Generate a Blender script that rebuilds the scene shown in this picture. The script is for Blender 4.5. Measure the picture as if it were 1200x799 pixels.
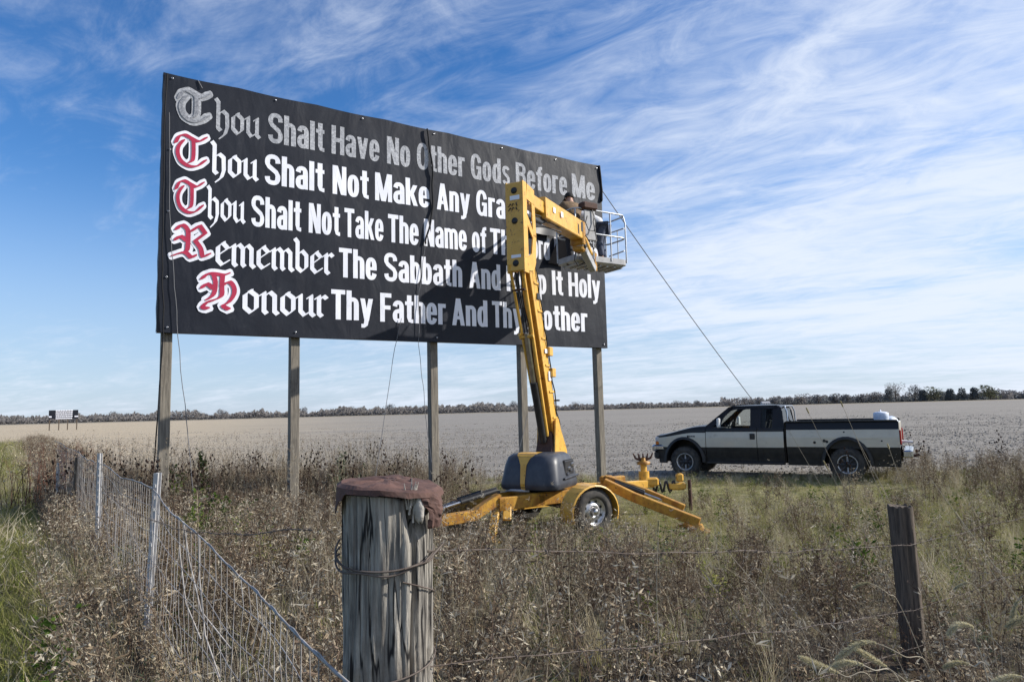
import bpy, bmesh, math, random
from mathutils import Vector, Matrix, noise, Euler
R = math.radians
random.seed(7)
for o in list(bpy.data.objects): bpy.data.objects.remove(o)
scene = bpy.context.scene
col = scene.collection

# ------------------------------------------------------------------ camera
pitch, roll = R(5.78), R(1.43)
F = Vector((0, math.cos(pitch), math.sin(pitch)))
R0 = Vector((1, 0, 0)); U0 = R0.cross(F)
RX = R0*math.cos(roll) - U0*math.sin(roll)
UX = R0*math.sin(roll) + U0*math.cos(roll)
cam_data = bpy.data.cameras.new('camera'); cam = bpy.data.objects.new('camera', cam_data); col.objects.link(cam)
m = Matrix.Identity(4)
for i in range(3):
    m[i][0] = RX[i]; m[i][1] = UX[i]; m[i][2] = -F[i]
m[0][3], m[1][3], m[2][3] = 0, 0, 2.0
cam.matrix_world = m
cam_data.lens = 24; cam_data.sensor_width = 36; cam_data.clip_start = 0.05; cam_data.clip_end = 8000
scene.camera = cam

# ------------------------------------------------------------------ light and sky
SUN_AZ = R(85)      # from +Y towards +X
SUN_EL = R(30)
sdir = Vector((math.sin(SUN_AZ)*math.cos(SUN_EL), math.cos(SUN_AZ)*math.cos(SUN_EL), math.sin(SUN_EL)))
sd = bpy.data.lights.new('sun', 'SUN'); sd.energy = 4.8; sd.angle = R(0.5); sd.color = (1, .95, .87)
so = bpy.data.objects.new('sun', sd); col.objects.link(so)
so.rotation_euler = sdir.to_track_quat('Z', 'Y').to_euler(); so.location = (30, 10, 30)

w = bpy.data.worlds.new('World'); scene.world = w; w.use_nodes = True
nt = w.node_tree; nt.nodes.clear()
def N(nt, typ, **kw):
    n = nt.nodes.new(typ)
    for k, v in kw.items(): setattr(n, k, v)
    return n
def setin(n, **kw):
    for k, v in kw.items(): n.inputs[k.replace('_', ' ')].default_value = v
sky = N(nt, 'ShaderNodeTexSky', sky_type='NISHITA', sun_disc=False, sun_elevation=SUN_EL, sun_rotation=SUN_AZ,
        air_density=1.0, dust_density=.2, ozone_density=3.2, altitude=200)
bg = N(nt, 'ShaderNodeBackground'); bg.inputs['Strength'].default_value = 0.115
out = N(nt, 'ShaderNodeOutputWorld')
tc = N(nt, 'ShaderNodeTexCoord')
sep = N(nt, 'ShaderNodeSeparateXYZ'); nt.links.new(tc.outputs['Generated'], sep.inputs[0])
def mth(nt, op, a, b=None, c=None, clamp=False):
    n = nt.nodes.new('ShaderNodeMath'); n.operation = op; n.use_clamp = clamp
    for i, v in enumerate((a, b, c)):
        if v is None: continue
        if isinstance(v, (int, float)): n.inputs[i].default_value = v
        else: nt.links.new(v, n.inputs[i])
    return n.outputs[0]
zc = mth(nt, 'MAXIMUM', sep.outputs[2], 0.0)
za = mth(nt, 'ADD', zc, 0.11)
px = mth(nt, 'DIVIDE', sep.outputs[0], za); py = mth(nt, 'DIVIDE', sep.outputs[1], za)
# cirrus: streaks run along the wind direction (-.80,.60) of the cloud layer
wx, wy = -.84, .54
al = mth(nt, 'ADD', mth(nt, 'MULTIPLY', px, wx), mth(nt, 'MULTIPLY', py, wy))
ac = mth(nt, 'ADD', mth(nt, 'MULTIPLY', px, -wy), mth(nt, 'MULTIPLY', py, wx))
def cloudnoise(sa, sc, detail, rough, dist, off):
    cb = N(nt, 'ShaderNodeCombineXYZ')
    nt.links.new(mth(nt, 'MULTIPLY_ADD', al, sa, off), cb.inputs[0])
    nt.links.new(mth(nt, 'MULTIPLY_ADD', ac, sc, off*.7), cb.inputs[1])
    cb.inputs[2].default_value = off*1.3
    n = N(nt, 'ShaderNodeTexNoise'); nt.links.new(cb.outputs[0], n.inputs['Vector'])
    setin(n, Scale=1.0, Detail=detail, Roughness=rough, Distortion=dist)
    return n.outputs['Fac']
n1 = cloudnoise(.62, 1.35, 9, .62, .7, 3.1)       # streaks
n2 = cloudnoise(.32, .42, 3, .5, .3, 8.4)         # banks
n3 = cloudnoise(3.4, 6.0, 7, .65, .9, 1.7)        # fine ripples
bank = mth(nt, 'ADD', mth(nt, 'MULTIPLY', n2, 1.0), mth(nt, 'MULTIPLY', sep.outputs[0], .36))
s = mth(nt, 'ADD', mth(nt, 'MULTIPLY', n1, 1.35), mth(nt, 'MULTIPLY', n3, .80))
s = mth(nt, 'ADD', s, bank)
cr = N(nt, 'ShaderNodeMapRange'); cr.interpolation_type = 'SMOOTHSTEP'
nt.links.new(s, cr.inputs[0]); setin(cr, From_Min=1.25, From_Max=2.10, To_Min=0.0, To_Max=.93)
cmix = N(nt, 'ShaderNodeMix', data_type='RGBA'); nt.links.new(cr.outputs[0], cmix.inputs[0])
hs = N(nt, 'ShaderNodeHueSaturation'); hs.inputs['Saturation'].default_value = 1.27; hs.inputs['Hue'].default_value = .507; hs.inputs['Value'].default_value = 1.08
nt.links.new(sky.outputs[0], hs.inputs['Color'])
# thin pale veil of high cloud towards the horizon
hzr = N(nt, 'ShaderNodeMapRange'); hzr.interpolation_type = 'SMOOTHSTEP'; nt.links.new(zc, hzr.inputs[0]); setin(hzr, From_Min=0.0, From_Max=.34, To_Min=.80, To_Max=0.0)
vm = N(nt, 'ShaderNodeMix', data_type='RGBA'); nt.links.new(hzr.outputs[0], vm.inputs[0]); nt.links.new(hs.outputs[0], vm.inputs[6]); vm.inputs[7].default_value = (3.1, 3.95, 5.4, 1)
nt.links.new(vm.outputs[2], cmix.inputs[6]); cmix.inputs[7].default_value = (5.5, 6.0, 6.9, 1)
nt.links.new(cmix.outputs[2], bg.inputs[0]); nt.links.new(bg.outputs[0], out.inputs[0])

scene.view_settings.view_transform = 'Standard'; scene.view_settings.look = 'None'
scene.view_settings.exposure = 0.4; scene.view_settings.gamma = 1
scene.render.engine = 'CYCLES'

# ------------------------------------------------------------------ materials
def mat(name, color, rough=.7, metal=0, color2=None, scale=8, detail=4, bump=0, bscale=None, stretch=None, spec=.4, fac=(.35, .65), coat=0, extra=None, rnd=0):
    m = bpy.data.materials.new(name); m.use_nodes = True; t = m.node_tree
    b = t.nodes['Principled BSDF']; b.inputs['Roughness'].default_value = rough; b.inputs['Metallic'].default_value = metal
    b.inputs['Specular IOR Level'].default_value = spec; b.inputs['Base Color'].default_value = (*color, 1)
    b.inputs['Coat Weight'].default_value = coat
    co = t.nodes.new('ShaderNodeTexCoord'); mp = t.nodes.new('ShaderNodeMapping'); t.links.new(co.outputs['Object'], mp.inputs[0])
    if stretch: mp.inputs['Scale'].default_value = stretch
    last = None
    if color2 is not None:
        n = t.nodes.new('ShaderNodeTexNoise'); t.links.new(mp.outputs[0], n.inputs['Vector']); setin(n, Scale=scale, Detail=detail, Roughness=.6)
        mr = t.nodes.new('ShaderNodeMapRange'); t.links.new(n.outputs['Fac'], mr.inputs[0]); setin(mr, From_Min=fac[0], From_Max=fac[1])
        mx = N(t, 'ShaderNodeMix', data_type='RGBA'); t.links.new(mr.outputs[0], mx.inputs[0])
        mx.inputs[6].default_value = (*color, 1); mx.inputs[7].default_value = (*color2, 1)
        last = mx.outputs[2]
    if extra is not None:   # second layer: (color, scale, from, to)
        n = t.nodes.new('ShaderNodeTexNoise'); t.links.new(co.outputs['Object'], n.inputs['Vector']); setin(n, Scale=extra[1], Detail=6, Roughness=.65)
        mr = t.nodes.new('ShaderNodeMapRange'); t.links.new(n.outputs['Fac'], mr.inputs[0]); setin(mr, From_Min=extra[2], From_Max=extra[3])
        mx = N(t, 'ShaderNodeMix', data_type='RGBA'); t.links.new(mr.outputs[0], mx.inputs[0])
        if last: t.links.new(last, mx.inputs[6])
        else: mx.inputs[6].default_value = (*color, 1)
        mx.inputs[7].default_value = (*extra[0], 1); last = mx.outputs[2]
    if last: t.links.new(last, b.inputs['Base Color'])
    if bump:
        n = t.nodes.new('ShaderNodeTexNoise'); t.links.new(mp.outputs[0], n.inputs['Vector']); setin(n, Scale=bscale or scale, Detail=5, Roughness=.6)
        bp = t.nodes.new('ShaderNodeBump'); bp.inputs['Strength'].default_value = 1; bp.inputs['Distance'].default_value = bump
        t.links.new(n.outputs['Fac'], bp.inputs['Height']); t.links.new(bp.outputs[0], b.inputs['Normal'])
    return m
def leafmat(name, cols, trans=.3, rough=.7):
    """foliage: every blade and every clump gets its own tone out of the list"""
    m = bpy.data.materials.new(name); m.use_nodes = True; t = m.node_tree; t.nodes.clear()
    o = N(t, 'ShaderNodeOutputMaterial'); d = N(t, 'ShaderNodeBsdfDiffuse'); tr = N(t, 'ShaderNodeBsdfTranslucent')
    mx = N(t, 'ShaderNodeMixShader'); mx.inputs[0].default_value = trans
    oi = N(t, 'ShaderNodeObjectInfo'); ge = N(t, 'ShaderNodeNewGeometry')
    v = mth(t, 'ADD', mth(t, 'MULTIPLY', oi.outputs['Random'], .5), mth(t, 'MULTIPLY', ge.outputs['Random Per Island'], .5))
    cr = N(t, 'ShaderNodeValToRGB'); e = cr.color_ramp.elements
    e[0].position = .08; e[0].color = (*cols[0], 1); e[1].position = .92; e[1].color = (*cols[-1], 1)
    for i, c in enumerate(cols[1:-1]):
        x = e.new(.08+.84*(i+1)/(len(cols)-1)); x.color = (*c, 1)
    t.links.new(v, cr.inputs[0]); t.links.new(cr.outputs[0], d.inputs[0]); t.links.new(cr.outputs[0], tr.inputs[0])
    t.links.new(d.outputs[0], mx.inputs[1]); t.links.new(tr.outputs[0], mx.inputs[2]); t.links.new(mx.outputs[0], o.inputs[0])
    return m

MAT = {}
MAT['yellow'] = mat('lift_paint', (.70, .41, .08), .36, color2=(.60, .33, .055), scale=5, extra=((.16, .08, .035), 17, .575, .70), bump=.001, bscale=30)
MAT['orange'] = mat('lift_paint_worn', (.50, .27, .035), .5, color2=(.30, .13, .02), scale=9, extra=((.10, .05, .03), 22, .58, .68), bump=.002, bscale=40)
MAT['red'] = mat('red_paint', (.5, .08, .03), .5, color2=(.35, .10, .03), scale=20)
MAT['darkgrey'] = mat('grey_moulded_cover', (.034, .038, .050), .42, color2=(.055, .06, .072), scale=6, extra=((.16, .15, .14), 7, .62, .8), bump=.001, bscale=120)
MAT['black'] = mat('black_plastic', (.015, .015, .017), .45, color2=(.03, .03, .032), scale=12)
MAT['steel'] = mat('bright_steel', (.55, .56, .58), .3, 1, color2=(.38, .38, .4), scale=12)
MAT['rim'] = mat('wheel_rim_metal', (.62, .62, .63), .38, .8, color2=(.36, .34, .32), scale=22)
MAT['rail'] = mat('basket_rail', (.36, .38, .41), .45, .5, color2=(.5, .51, .53), scale=14)
MAT['tub'] = mat('basket_tub', (.42, .42, .43), .6, color2=(.30, .30, .31), scale=7, extra=((.16, .15, .14), 12, .58, .75))
MAT['tyre'] = mat('tyre_rubber', (.028, .027, .026), .85, color2=(.075, .068, .06), scale=10, bump=.002, bscale=60)
MAT['post'] = mat('weathered_timber', (.26, .23, .185), .85, color2=(.12, .105, .085), scale=5, stretch=(9, 9, .5), bump=.004, bscale=8, extra=((.10, .09, .075), 3.5, .58, .75))
MAT['board'] = mat('backing_board', (.20, .17, .13), .85, color2=(.12, .10, .08), scale=5)
MAT['oldwood'] = mat('old_grey_wood', (.40, .37, .32), .9, color2=(.065, .058, .052), scale=9, detail=12, stretch=(9, 9, .75), bump=.006, bscale=16, fac=(.36, .70), extra=((.12, .10, .08), 5, .57, .78))
def cracks(m, col_, stretch, scale, a, b_):
    t = m.node_tree; bs = t.nodes['Principled BSDF']; co = N(t, 'ShaderNodeTexCoord'); mp = N(t, 'ShaderNodeMapping'); t.links.new(co.outputs['Object'], mp.inputs[0]); mp.inputs['Scale'].default_value = stretch
    n = N(t, 'ShaderNodeTexNoise'); t.links.new(mp.outputs[0], n.inputs['Vector']); setin(n, Scale=scale, Detail=3, Roughness=.5, Distortion=.4)
    d = mth(t, 'ABSOLUTE', mth(t, 'SUBTRACT', n.outputs['Fac'], .5)); mr = N(t, 'ShaderNodeMapRange'); t.links.new(d, mr.inputs[0]); setin(mr, From_Min=a, From_Max=b_)
    mx = N(t, 'ShaderNodeMix', data_type='RGBA'); t.links.new(mr.outputs[0], mx.inputs[0]); mx.inputs[6].default_value = (*col_, 1)
    src = bs.inputs['Base Color'].links[0].from_socket; t.links.new(src, mx.inputs[7]); t.links.new(mx.outputs[2], bs.inputs['Base Color']); return m
cracks(MAT['oldwood'], (.018, .016, .015), (1, 1, .07), 24, .006, .022)
MAT['oldwood_dark'] = mat('dark_old_wood', (.15, .115, .085), .9, color2=(.05, .04, .032), scale=12, detail=8, stretch=(7, 7, .5), bump=.004, bscale=26)
MAT['rust'] = mat('rusty_sheet', (.135, .070, .054), .85, color2=(.07, .038, .031), scale=24, detail=9, extra=((.05, .03, .026), 34, .54, .70), bump=.002, bscale=60)
MAT['rustdark'] = mat('dark_rust', (.055, .03, .024), .8, color2=(.10, .05, .035), scale=30)
MAT['foam'] = mat('pale_fibre', (.55, .52, .47), .9, color2=(.35, .32, .28), scale=40, bump=.004, bscale=60)
MAT['galv'] = mat('galvanised_steel', (.48, .475, .46), .55, .1, color2=(.36, .36, .38), scale=30, extra=((.22, .16, .12), 20, .62, .78))
MAT['wire'] = mat('galvanised_wire', (.40, .385, .37), .6, .0, color2=(.24, .21, .19), scale=9)
MAT['barb'] = mat('rusty_barbed_wire', (.07, .05, .04), .75, .1, color2=(.16, .13, .11), scale=15)
MAT['rope'] = mat('black_rope', (.007, .007, .009), .8)
MAT['tarp'] = mat('black_tarp', (.006, .006, .008), .95, spec=.1)
MAT['ropegrey'] = mat('grey_cord', (.16, .16, .17), .8)
MAT['tpaint'] = mat('truck_black_paint', (.008, .008, .009), .32, color2=(.012, .011, .012), scale=3, coat=.05, spec=.3)
MAT['tbeige'] = mat('truck_beige_paint', (.56, .52, .43), .3, color2=(.51, .47, .39), scale=3, coat=.3, extra=((.30, .26, .2), 4, .62, .85))
MAT['trim'] = mat('black_trim', (.014, .014, .015), .5, color2=(.03, .028, .026), scale=8)
MAT['chrome'] = mat('dull_chrome', (.55, .57, .6), .22, 1, color2=(.42, .43, .45), scale=6)
MAT['amber'] = mat('amber_lens', (.6, .16, .02), .25)
MAT['lens'] = mat('clear_lens', (.55, .58, .62), .12, .2)
MAT['redlens'] = mat('red_lens', (.35, .02, .02), .25)
MAT['seat'] = mat('seat_cloth', (.05, .048, .046), .9)
MAT['mirrorback'] = mat('mirror_shell', (.55, .56, .57), .4)
MAT['bundle'] = mat('white_wrap', (.72, .75, .80), .5, color2=(.50, .58, .72), scale=6, bump=.01, bscale=9)
MAT['skin'] = mat('skin', (.42, .24, .17), .55)
MAT['jacket'] = mat('brown_jacket', (.20, .13, .07), .85, color2=(.13, .085, .05), scale=14, bump=.006, bscale=16)
MAT['cap'] = mat('black_cap', (.015, .015, .016), .85)
MAT['greycoat'] = mat('grey_coat', (.22, .22, .22), .85, color2=(.15, .14, .13), scale=12, bump=.006, bscale=16)
MAT['shirt'] = mat('white_shirt', (.72, .73, .76), .8, color2=(.6, .61, .64), scale=8)
MAT['jeans'] = mat('dark_blue_jeans', (.035, .045, .08), .85, color2=(.09, .105, .15), scale=16, bump=.006, bscale=18)
MAT['darkpants'] = mat('black_trousers', (.02, .02, .024), .85)
MAT['boot'] = mat('brown_boot', (.08, .05, .03), .8)
MAT['trunk'] = mat('bark', (.10, .085, .07), .9, color2=(.06, .05, .04), scale=3)

def glass(name, tint):
    m = bpy.data.materials.new(name); m.use_nodes = True; t = m.node_tree; t.nodes.clear()
    o = N(t, 'ShaderNodeOutputMaterial'); tr = N(t, 'ShaderNodeBsdfTransparent'); g = N(t, 'ShaderNodeBsdfGlossy'); mx = N(t, 'ShaderNodeMixShader')
    tr.inputs[0].default_value = (*tint, 1); g.inputs['Roughness'].default_value = .03
    fr = N(t, 'ShaderNodeFresnel'); fr.inputs[0].default_value = 1.22
    t.links.new(fr.outputs[0], mx.inputs[0]); t.links.new(tr.outputs[0], mx.inputs[1]); t.links.new(g.outputs[0], mx.inputs[2]); t.links.new(mx.outputs[0], o.inputs[0])
    return m
MAT['glass'] = glass('window_glass', (.80, .84, .83))
MAT['darkglass'] = glass('tinted_glass', (.35, .38, .38))

# banner vinyl and its lettering share one relief of creases in the cloth
def vinyl(name, c1, c2, sc, rough, fac=(.35, .65), streak=None):
    m = mat(name, c1, rough, color2=c2, scale=sc, detail=7, fac=fac, spec=.25, extra=streak)
    t = m.node_tree; b = t.nodes['Principled BSDF']
    ge = N(t, 'ShaderNodeNewGeometry'); mp = N(t, 'ShaderNodeMapping'); t.links.new(ge.outputs['Position'], mp.inputs[0])
    mp.inputs['Rotation'].default_value = (0, R(18), 0); mp.inputs['Scale'].default_value = (1.2, 1.2, .55)
    n = N(t, 'ShaderNodeTexNoise'); t.links.new(mp.outputs[0], n.inputs['Vector']); setin(n, Scale=1.5, Detail=3, Roughness=.45, Distortion=.6)
    n2 = N(t, 'ShaderNodeTexNoise'); t.links.new(ge.outputs['Position'], n2.inputs['Vector']); setin(n2, Scale=7, Detail=4, Roughness=.5, Distortion=.5)
    h = mth(t, 'ADD', n.outputs['Fac'], mth(t, 'MULTIPLY', n2.outputs['Fac'], .10))
    bp = N(t, 'ShaderNodeBump'); bp.inputs['Strength'].default_value = 1; bp.inputs['Distance'].default_value = .028
    t.links.new(h, bp.inputs['Height']); t.links.new(bp.outputs[0], b.inputs['Normal'])
    return m
MAT['vinyl'] = vinyl('black_banner_vinyl', (.010, .012, .020), (.016, .019, .028), 1.6, .5, streak=((.05, .053, .064), 2.2, .62, .86))
MAT['letter'] = vinyl('white_vinyl', (.86, .87, .93), (.78, .79, .86), 3, .5)
MAT['pink'] = vinyl('red_vinyl', (.47, .035, .085), (.39, .03, .07), 5, .5)
MAT['faded'] = vinyl('faded_lettering', (.52, .53, .56), (.16, .165, .19), 26, .6, fac=(.38, .70), streak=((.34, .35, .38), 9, .45, .7))
MAT['fadedline'] = vinyl('faded_inner_lettering', (.36, .37, .40), (.12, .125, .15), 30, .6, fac=(.35, .7))

MAT['dry'] = leafmat('dry_weeds', [(.09, .064, .044), (.18, .135, .09), (.28, .22, .15), (.41, .34, .24), (.66, .59, .45)], .25)
MAT['drydark'] = leafmat('dark_weeds', [(.055, .037, .029), (.105, .072, .053), (.16, .115, .085), (.24, .185, .14)], .2)
MAT['straw'] = leafmat('straw_grass', [(.22, .18, .11), (.35, .30, .19), (.48, .42, .29), (.60, .54, .40)], .35)
MAT['pale'] = leafmat('pale_stalks', [(.30, .26, .20), (.45, .40, .31), (.58, .53, .44)], .3)
MAT['green'] = leafmat('green_grass', [(.09, .105, .035), (.17, .185, .055), (.28, .275, .09), (.40, .36, .17)], .35)
MAT['yellowgreen'] = leafmat('yellowing_grass', [(.13, .155, .035), (.24, .26, .06), (.35, .34, .11), (.48, .43, .21)], .35)
MAT['leafgreen'] = leafmat('green_leaves', [(.03, .06, .015), (.06, .10, .02), (.11, .15, .035), (.19, .20, .05)], .35)
MAT['sage'] = leafmat('grey_green_leaves', [(.05, .065, .04), (.09, .11, .065), (.14, .155, .10)], .3)
MAT['seed'] = leafmat('dark_seed_heads', [(.02, .014, .012), (.045, .03, .025), (.07, .05, .04)], .05)
MAT['foxtail'] = leafmat('foxtail_heads', [(.45, .40, .24), (.56, .51, .33), (.68, .63, .45)], .4)
MAT['clod'] = leafmat('soil_and_stubble', [(.19, .17, .145), (.24, .215, .185), (.285, .26, .225), (.34, .31, .265)], .05)
MAT['crown'] = leafmat('far_crowns', [(.12, .115, .115), (.17, .16, .155), (.22, .205, .195)], .1)  # far crown tones lightened and greyed: distance haze mixed into the colour
MAT['crowngreen'] = leafmat('far_green_crowns', [(.10, .11, .08), (.15, .155, .10), (.20, .19, .13)], .1)
MAT['evergreen'] = leafmat('far_evergreens', [(.09, .097, .10), (.12, .128, .13), (.15, .157, .155)], .1)

# ------------------------------------------------------------------ mesh helpers
class MB:
    """collects shapes and links them as ONE mesh object"""
    def __init__(s): s.v = []; s.f = []; s.m = []; s.sm = []
    def add(s, vs, fs, mi=0, smooth=False):
        b = len(s.v); s.v += [tuple(v) for v in vs]
        for f in fs: s.f.append([b+i for i in f]); s.m.append(mi); s.sm.append(smooth)
    def box(s, c, size, ax=None, mi=0, bev=0, taper=1.0):
        """box centred at c; ax = three unit axes; bev chamfers the vertical and horizontal edges"""
        c = Vector(c); X, Y, Z = ax or (Vector((1, 0, 0)), Vector((0, 1, 0)), Vector((0, 0, 1)))
        hx, hy, hz = size[0]/2, size[1]/2, size[2]/2
        if bev <= 0:
            vs = [c+X*(x*hx*(taper if z > 0 else 1))+Y*(y*hy*(taper if z > 0 else 1))+Z*(z*hz) for z in (-1, 1) for y in (-1, 1) for x in (-1, 1)]
            s.add(vs, [(0, 2, 3, 1), (4, 5, 7, 6), (0, 1, 5, 4), (2, 6, 7, 3), (0, 4, 6, 2), (1, 3, 7, 5)], mi); return
        bev = min(bev, hx*.9, hy*.9, hz*.9)
        rings = []
        for z, k in ((-hz, bev), (-hz+bev, 0), (hz-bev, 0), (hz, bev)):
            a, b = hx-k, hy-k; q = bev
            tp = taper if z > 0 else 1
            rings.append([c+X*(x*tp)+Y*(y*tp)+Z*z for x, y in ((-a+q, -b), (a-q, -b), (a, -b+q), (a, b-q), (a-q, b), (-a+q, b), (-a, b-q), (-a, -b+q))])
        vs = sum(rings, []); fs = [tuple(range(7, -1, -1)), tuple(range(24, 32))]
        for r in range(3):
            for i in range(8):
                j = (i+1) % 8; fs.append((r*8+i, r*8+j, r*8+8+j, r*8+8+i))
        s.add(vs, fs, mi)
    def beam(s, p, q, w, h, up=(0, 0, 1), mi=0, bev=.01, w2=None, h2=None):
        p, q = Vector(p), Vector(q); Y = (q-p).normalized(); up = Vector(up)
        X = Y.cross(up).normalized(); Z = X.cross(Y).normalized()
        w2 = w2 or w; h2 = h2 or h; vs = []
        for c, a, b in ((p, w/2, h/2), (q, w2/2, h2/2)):
            k = min(bev, a*.5, b*.5)
            vs += [c+X*x+Z*z for x, z in ((-a+k, -b), (a-k, -b), (a, -b+k), (a, b-k), (a-k, b), (-a+k, b), (-a, b-k), (-a, -b+k))]
        fs = [tuple(range(8)), tuple(range(15, 7, -1))]+[(i, i+8, (i+1) % 8+8, (i+1) % 8) for i in range(8)]
        s.add(vs, fs, mi)
    def tube(s, pts, r, n=8, mi=0, caps=True, smooth=True):
        pts = [Vector(p) for p in pts]; k = len(pts); rs = r if isinstance(r, (list, tuple)) else [r]*k
        t = (pts[1]-pts[0]).normalized(); a = Vector((0, 0, 1)) if abs(t.z) < .9 else Vector((1, 0, 0))
        X = t.cross(a).normalized(); vs = []
        for i, p in enumerate(pts):
            t = (pts[min(i+1, k-1)]-pts[max(i-1, 0)]).normalized()
            X = (X-t*X.dot(t)).normalized(); Y = t.cross(X)
            for j in range(n):
                an = 2*math.pi*j/n; vs.append(p+X*(math.cos(an)*rs[i])+Y*(math.sin(an)*rs[i]))
        fs = [(i*n+j, i*n+(j+1) % n, (i+1)*n+(j+1) % n, (i+1)*n+j) for i in range(k-1) for j in range(n)]
        s.add(vs, fs, mi, smooth)
        if caps: s.add(vs[:n], [tuple(range(n-1, -1, -1))], mi); s.add(vs[-n:], [tuple(range(n))], mi)
    def lathe(s, prof, c, axis, n=24, mi=0, smooth=True):
        """prof: list of (distance along axis, radius)"""
        c = Vector(c); A = Vector(axis).normalized(); a = Vector((0, 0, 1)) if abs(A.z) < .9 else Vector((1, 0, 0))
        X = A.cross(a).normalized(); Y = A.cross(X); vs = []
        for h, r in prof:
            for j in range(n):
                an = 2*math.pi*j/n; vs.append(c+A*h+X*(math.cos(an)*r)+Y*(math.sin(an)*r))
        fs = [(i*n+j, i*n+(j+1) % n, (i+1)*n+(j+1) % n, (i+1)*n+j) for i in range(len(prof)-1) for j in range(n)]
        s.add(vs, fs, mi, smooth)
    def prism(s, poly, thick, M, mi=0):
        """poly in local (x,z), extruded by thick along local y; M maps local to world"""
        n = len(poly)
        vs = [M @ Vector((x, -thick/2, z)) for x, z in poly]+[M @ Vector((x, thick/2, z)) for x, z in poly]
        fs = [tuple(range(n)), tuple(range(2*n-1, n-1, -1))]+[(i, i+n, (i+1) % n+n, (i+1) % n) for i in range(n)]
        s.add(vs, fs, mi)
    def grid(s, rows, mi=0, smooth=True, close=False):
        k = len(rows[0]); vs = sum([list(r) for r in rows], [])
        fs = [(i*k+j, i*k+(j+1) % k, (i+1)*k+(j+1) % k, (i+1)*k+j) for i in range(len(rows)-1) for j in range(k if close else k-1)]
        s.add(vs, fs, mi, smooth)
    def mesh(s, name, mats):
        me = bpy.data.meshes.new(name); me.from_pydata(s.v, [], s.f)
        for m_ in (mats if isinstance(mats, (list, tuple)) else [mats]): me.materials.append(MAT[m_] if isinstance(m_, str) else m_)
        me.polygons.foreach_set('material_index', s.m); me.polygons.foreach_set('use_smooth', s.sm); me.update()
        return me
    def build(s, name, mats, parent=None, origin=None):
        me = s.mesh(name, mats); o = bpy.data.objects.new(name, me); col.objects.link(o)
        if parent is None and origin is not None:
            me.transform(Matrix.Translation(-Vector(origin))); o.location = origin
        if parent is not None: attach(o, parent)
        return o
def root_of(o):
    return o if o.parent is None else root_of(o.parent)
def attach(o, parent):
    """parent without moving: all parts are written in world coordinates"""
    o.parent = parent
    r = root_of(parent)
    if parent is r: o.matrix_parent_inverse = world_of(parent).inverted()
    else: o.matrix_parent_inverse = world_of(parent).inverted()
def world_of(o):
    mb = Matrix.Translation(o.location) @ o.rotation_euler.to_matrix().to_4x4()
    if o.parent is None: return mb
    return world_of(o.parent) @ o.matrix_parent_inverse @ mb
def thing(name, label, cat, loc=(0, 0, 0), group=None):
    o = bpy.data.objects.new(name, None); o.empty_display_size = .2; col.objects.link(o); o.location = loc
    return tag(o, label, cat, group)
def tag(o, label=None, cat=None, group=None, kind=None):
    if label: o['label'] = label
    if cat: o['category'] = cat
    if group: o['group'] = group
    if kind: o['kind'] = kind
    return o
def copy_tree(o, parent=None):
    c = o.copy(); col.objects.link(c)
    if parent is not None: c.parent = parent
    for ch in [x for x in bpy.data.objects if x.parent == o]: copy_tree(ch, c)
    return c
def sstep(a, b, x):
    t = min(1, max(0, (x-a)/(b-a))); return t*t*(3-2*t)
def nz(x, y, z=0, s=1): return noise.noise(Vector((x*s, y*s, z)))

# ------------------------------------------------------------------ ground
def gz(x, y):
    a = y+.45*x
    h = .5*(1-sstep(5.2, 11, a)) if y > -40 else .5
    h += .10*sstep(13, 18, y)
    if abs(x) < 80 and -20 < y < 90: h += .05*nz(x, y, 0, .35)*(1 if y < 18 else .3)
    return h
def fence_x(y): return -.28-.72*(y-1.6)
def axis(vals):
    r = []
    for a, b, st in vals:
        n = int(round((b-a)/st))
        r += [a+(b-a)*i/n for i in range(n)]
    r.append(vals[-1][1]); return r
xs = axis([(-4000, -400, 400), (-400, -60, 20), (-60, -16, 2), (-16, 16, .3), (16, 60, 2), (60, 400, 20), (400, 4000, 400)])
ys = axis([(-600, -20, 60), (-20, 0, 2), (0, 24, .3), (24, 60, 1.5), (60, 300, 12), (300, 900, 60), (900, 5500, 460)])
mb = MB(); mb.grid([[Vector((x, y, gz(x, y))) for x in xs] for y in ys])
g = bpy.data.materials.new('ground_soil'); g.use_nodes = True; t = g.node_tree; b = t.nodes['Principled BSDF']; b.inputs['Roughness'].default_value = .95; b.inputs['Specular IOR Level'].default_value = .1
ge = N(t, 'ShaderNodeNewGeometry'); sp = N(t, 'ShaderNodeSeparateXYZ'); t.links.new(ge.outputs['Position'], sp.inputs[0])
def pnoise(scale, detail=5, stretch=(1, 1, 1), rough=.6, off=0, rot=0):
    mp = N(t, 'ShaderNodeMapping'); t.links.new(ge.outputs['Position'], mp.inputs[0]); mp.inputs['Scale'].default_value = stretch; mp.inputs['Location'].default_value = (off, off, 0); mp.inputs['Rotation'].default_value = (0, 0, rot)
    n = N(t, 'ShaderNodeTexNoise'); t.links.new(mp.outputs[0], n.inputs['Vector']); setin(n, Scale=scale, Detail=detail, Roughness=rough); return n.outputs['Fac']
def ramp(v, a, bb, smooth=False):
    mr = N(t, 'ShaderNodeMapRange'); t.links.new(v, mr.inputs[0]); setin(mr, From_Min=a, From_Max=bb)
    if smooth: mr.interpolation_type = 'SMOOTHSTEP'
    return mr.outputs[0]
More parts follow.
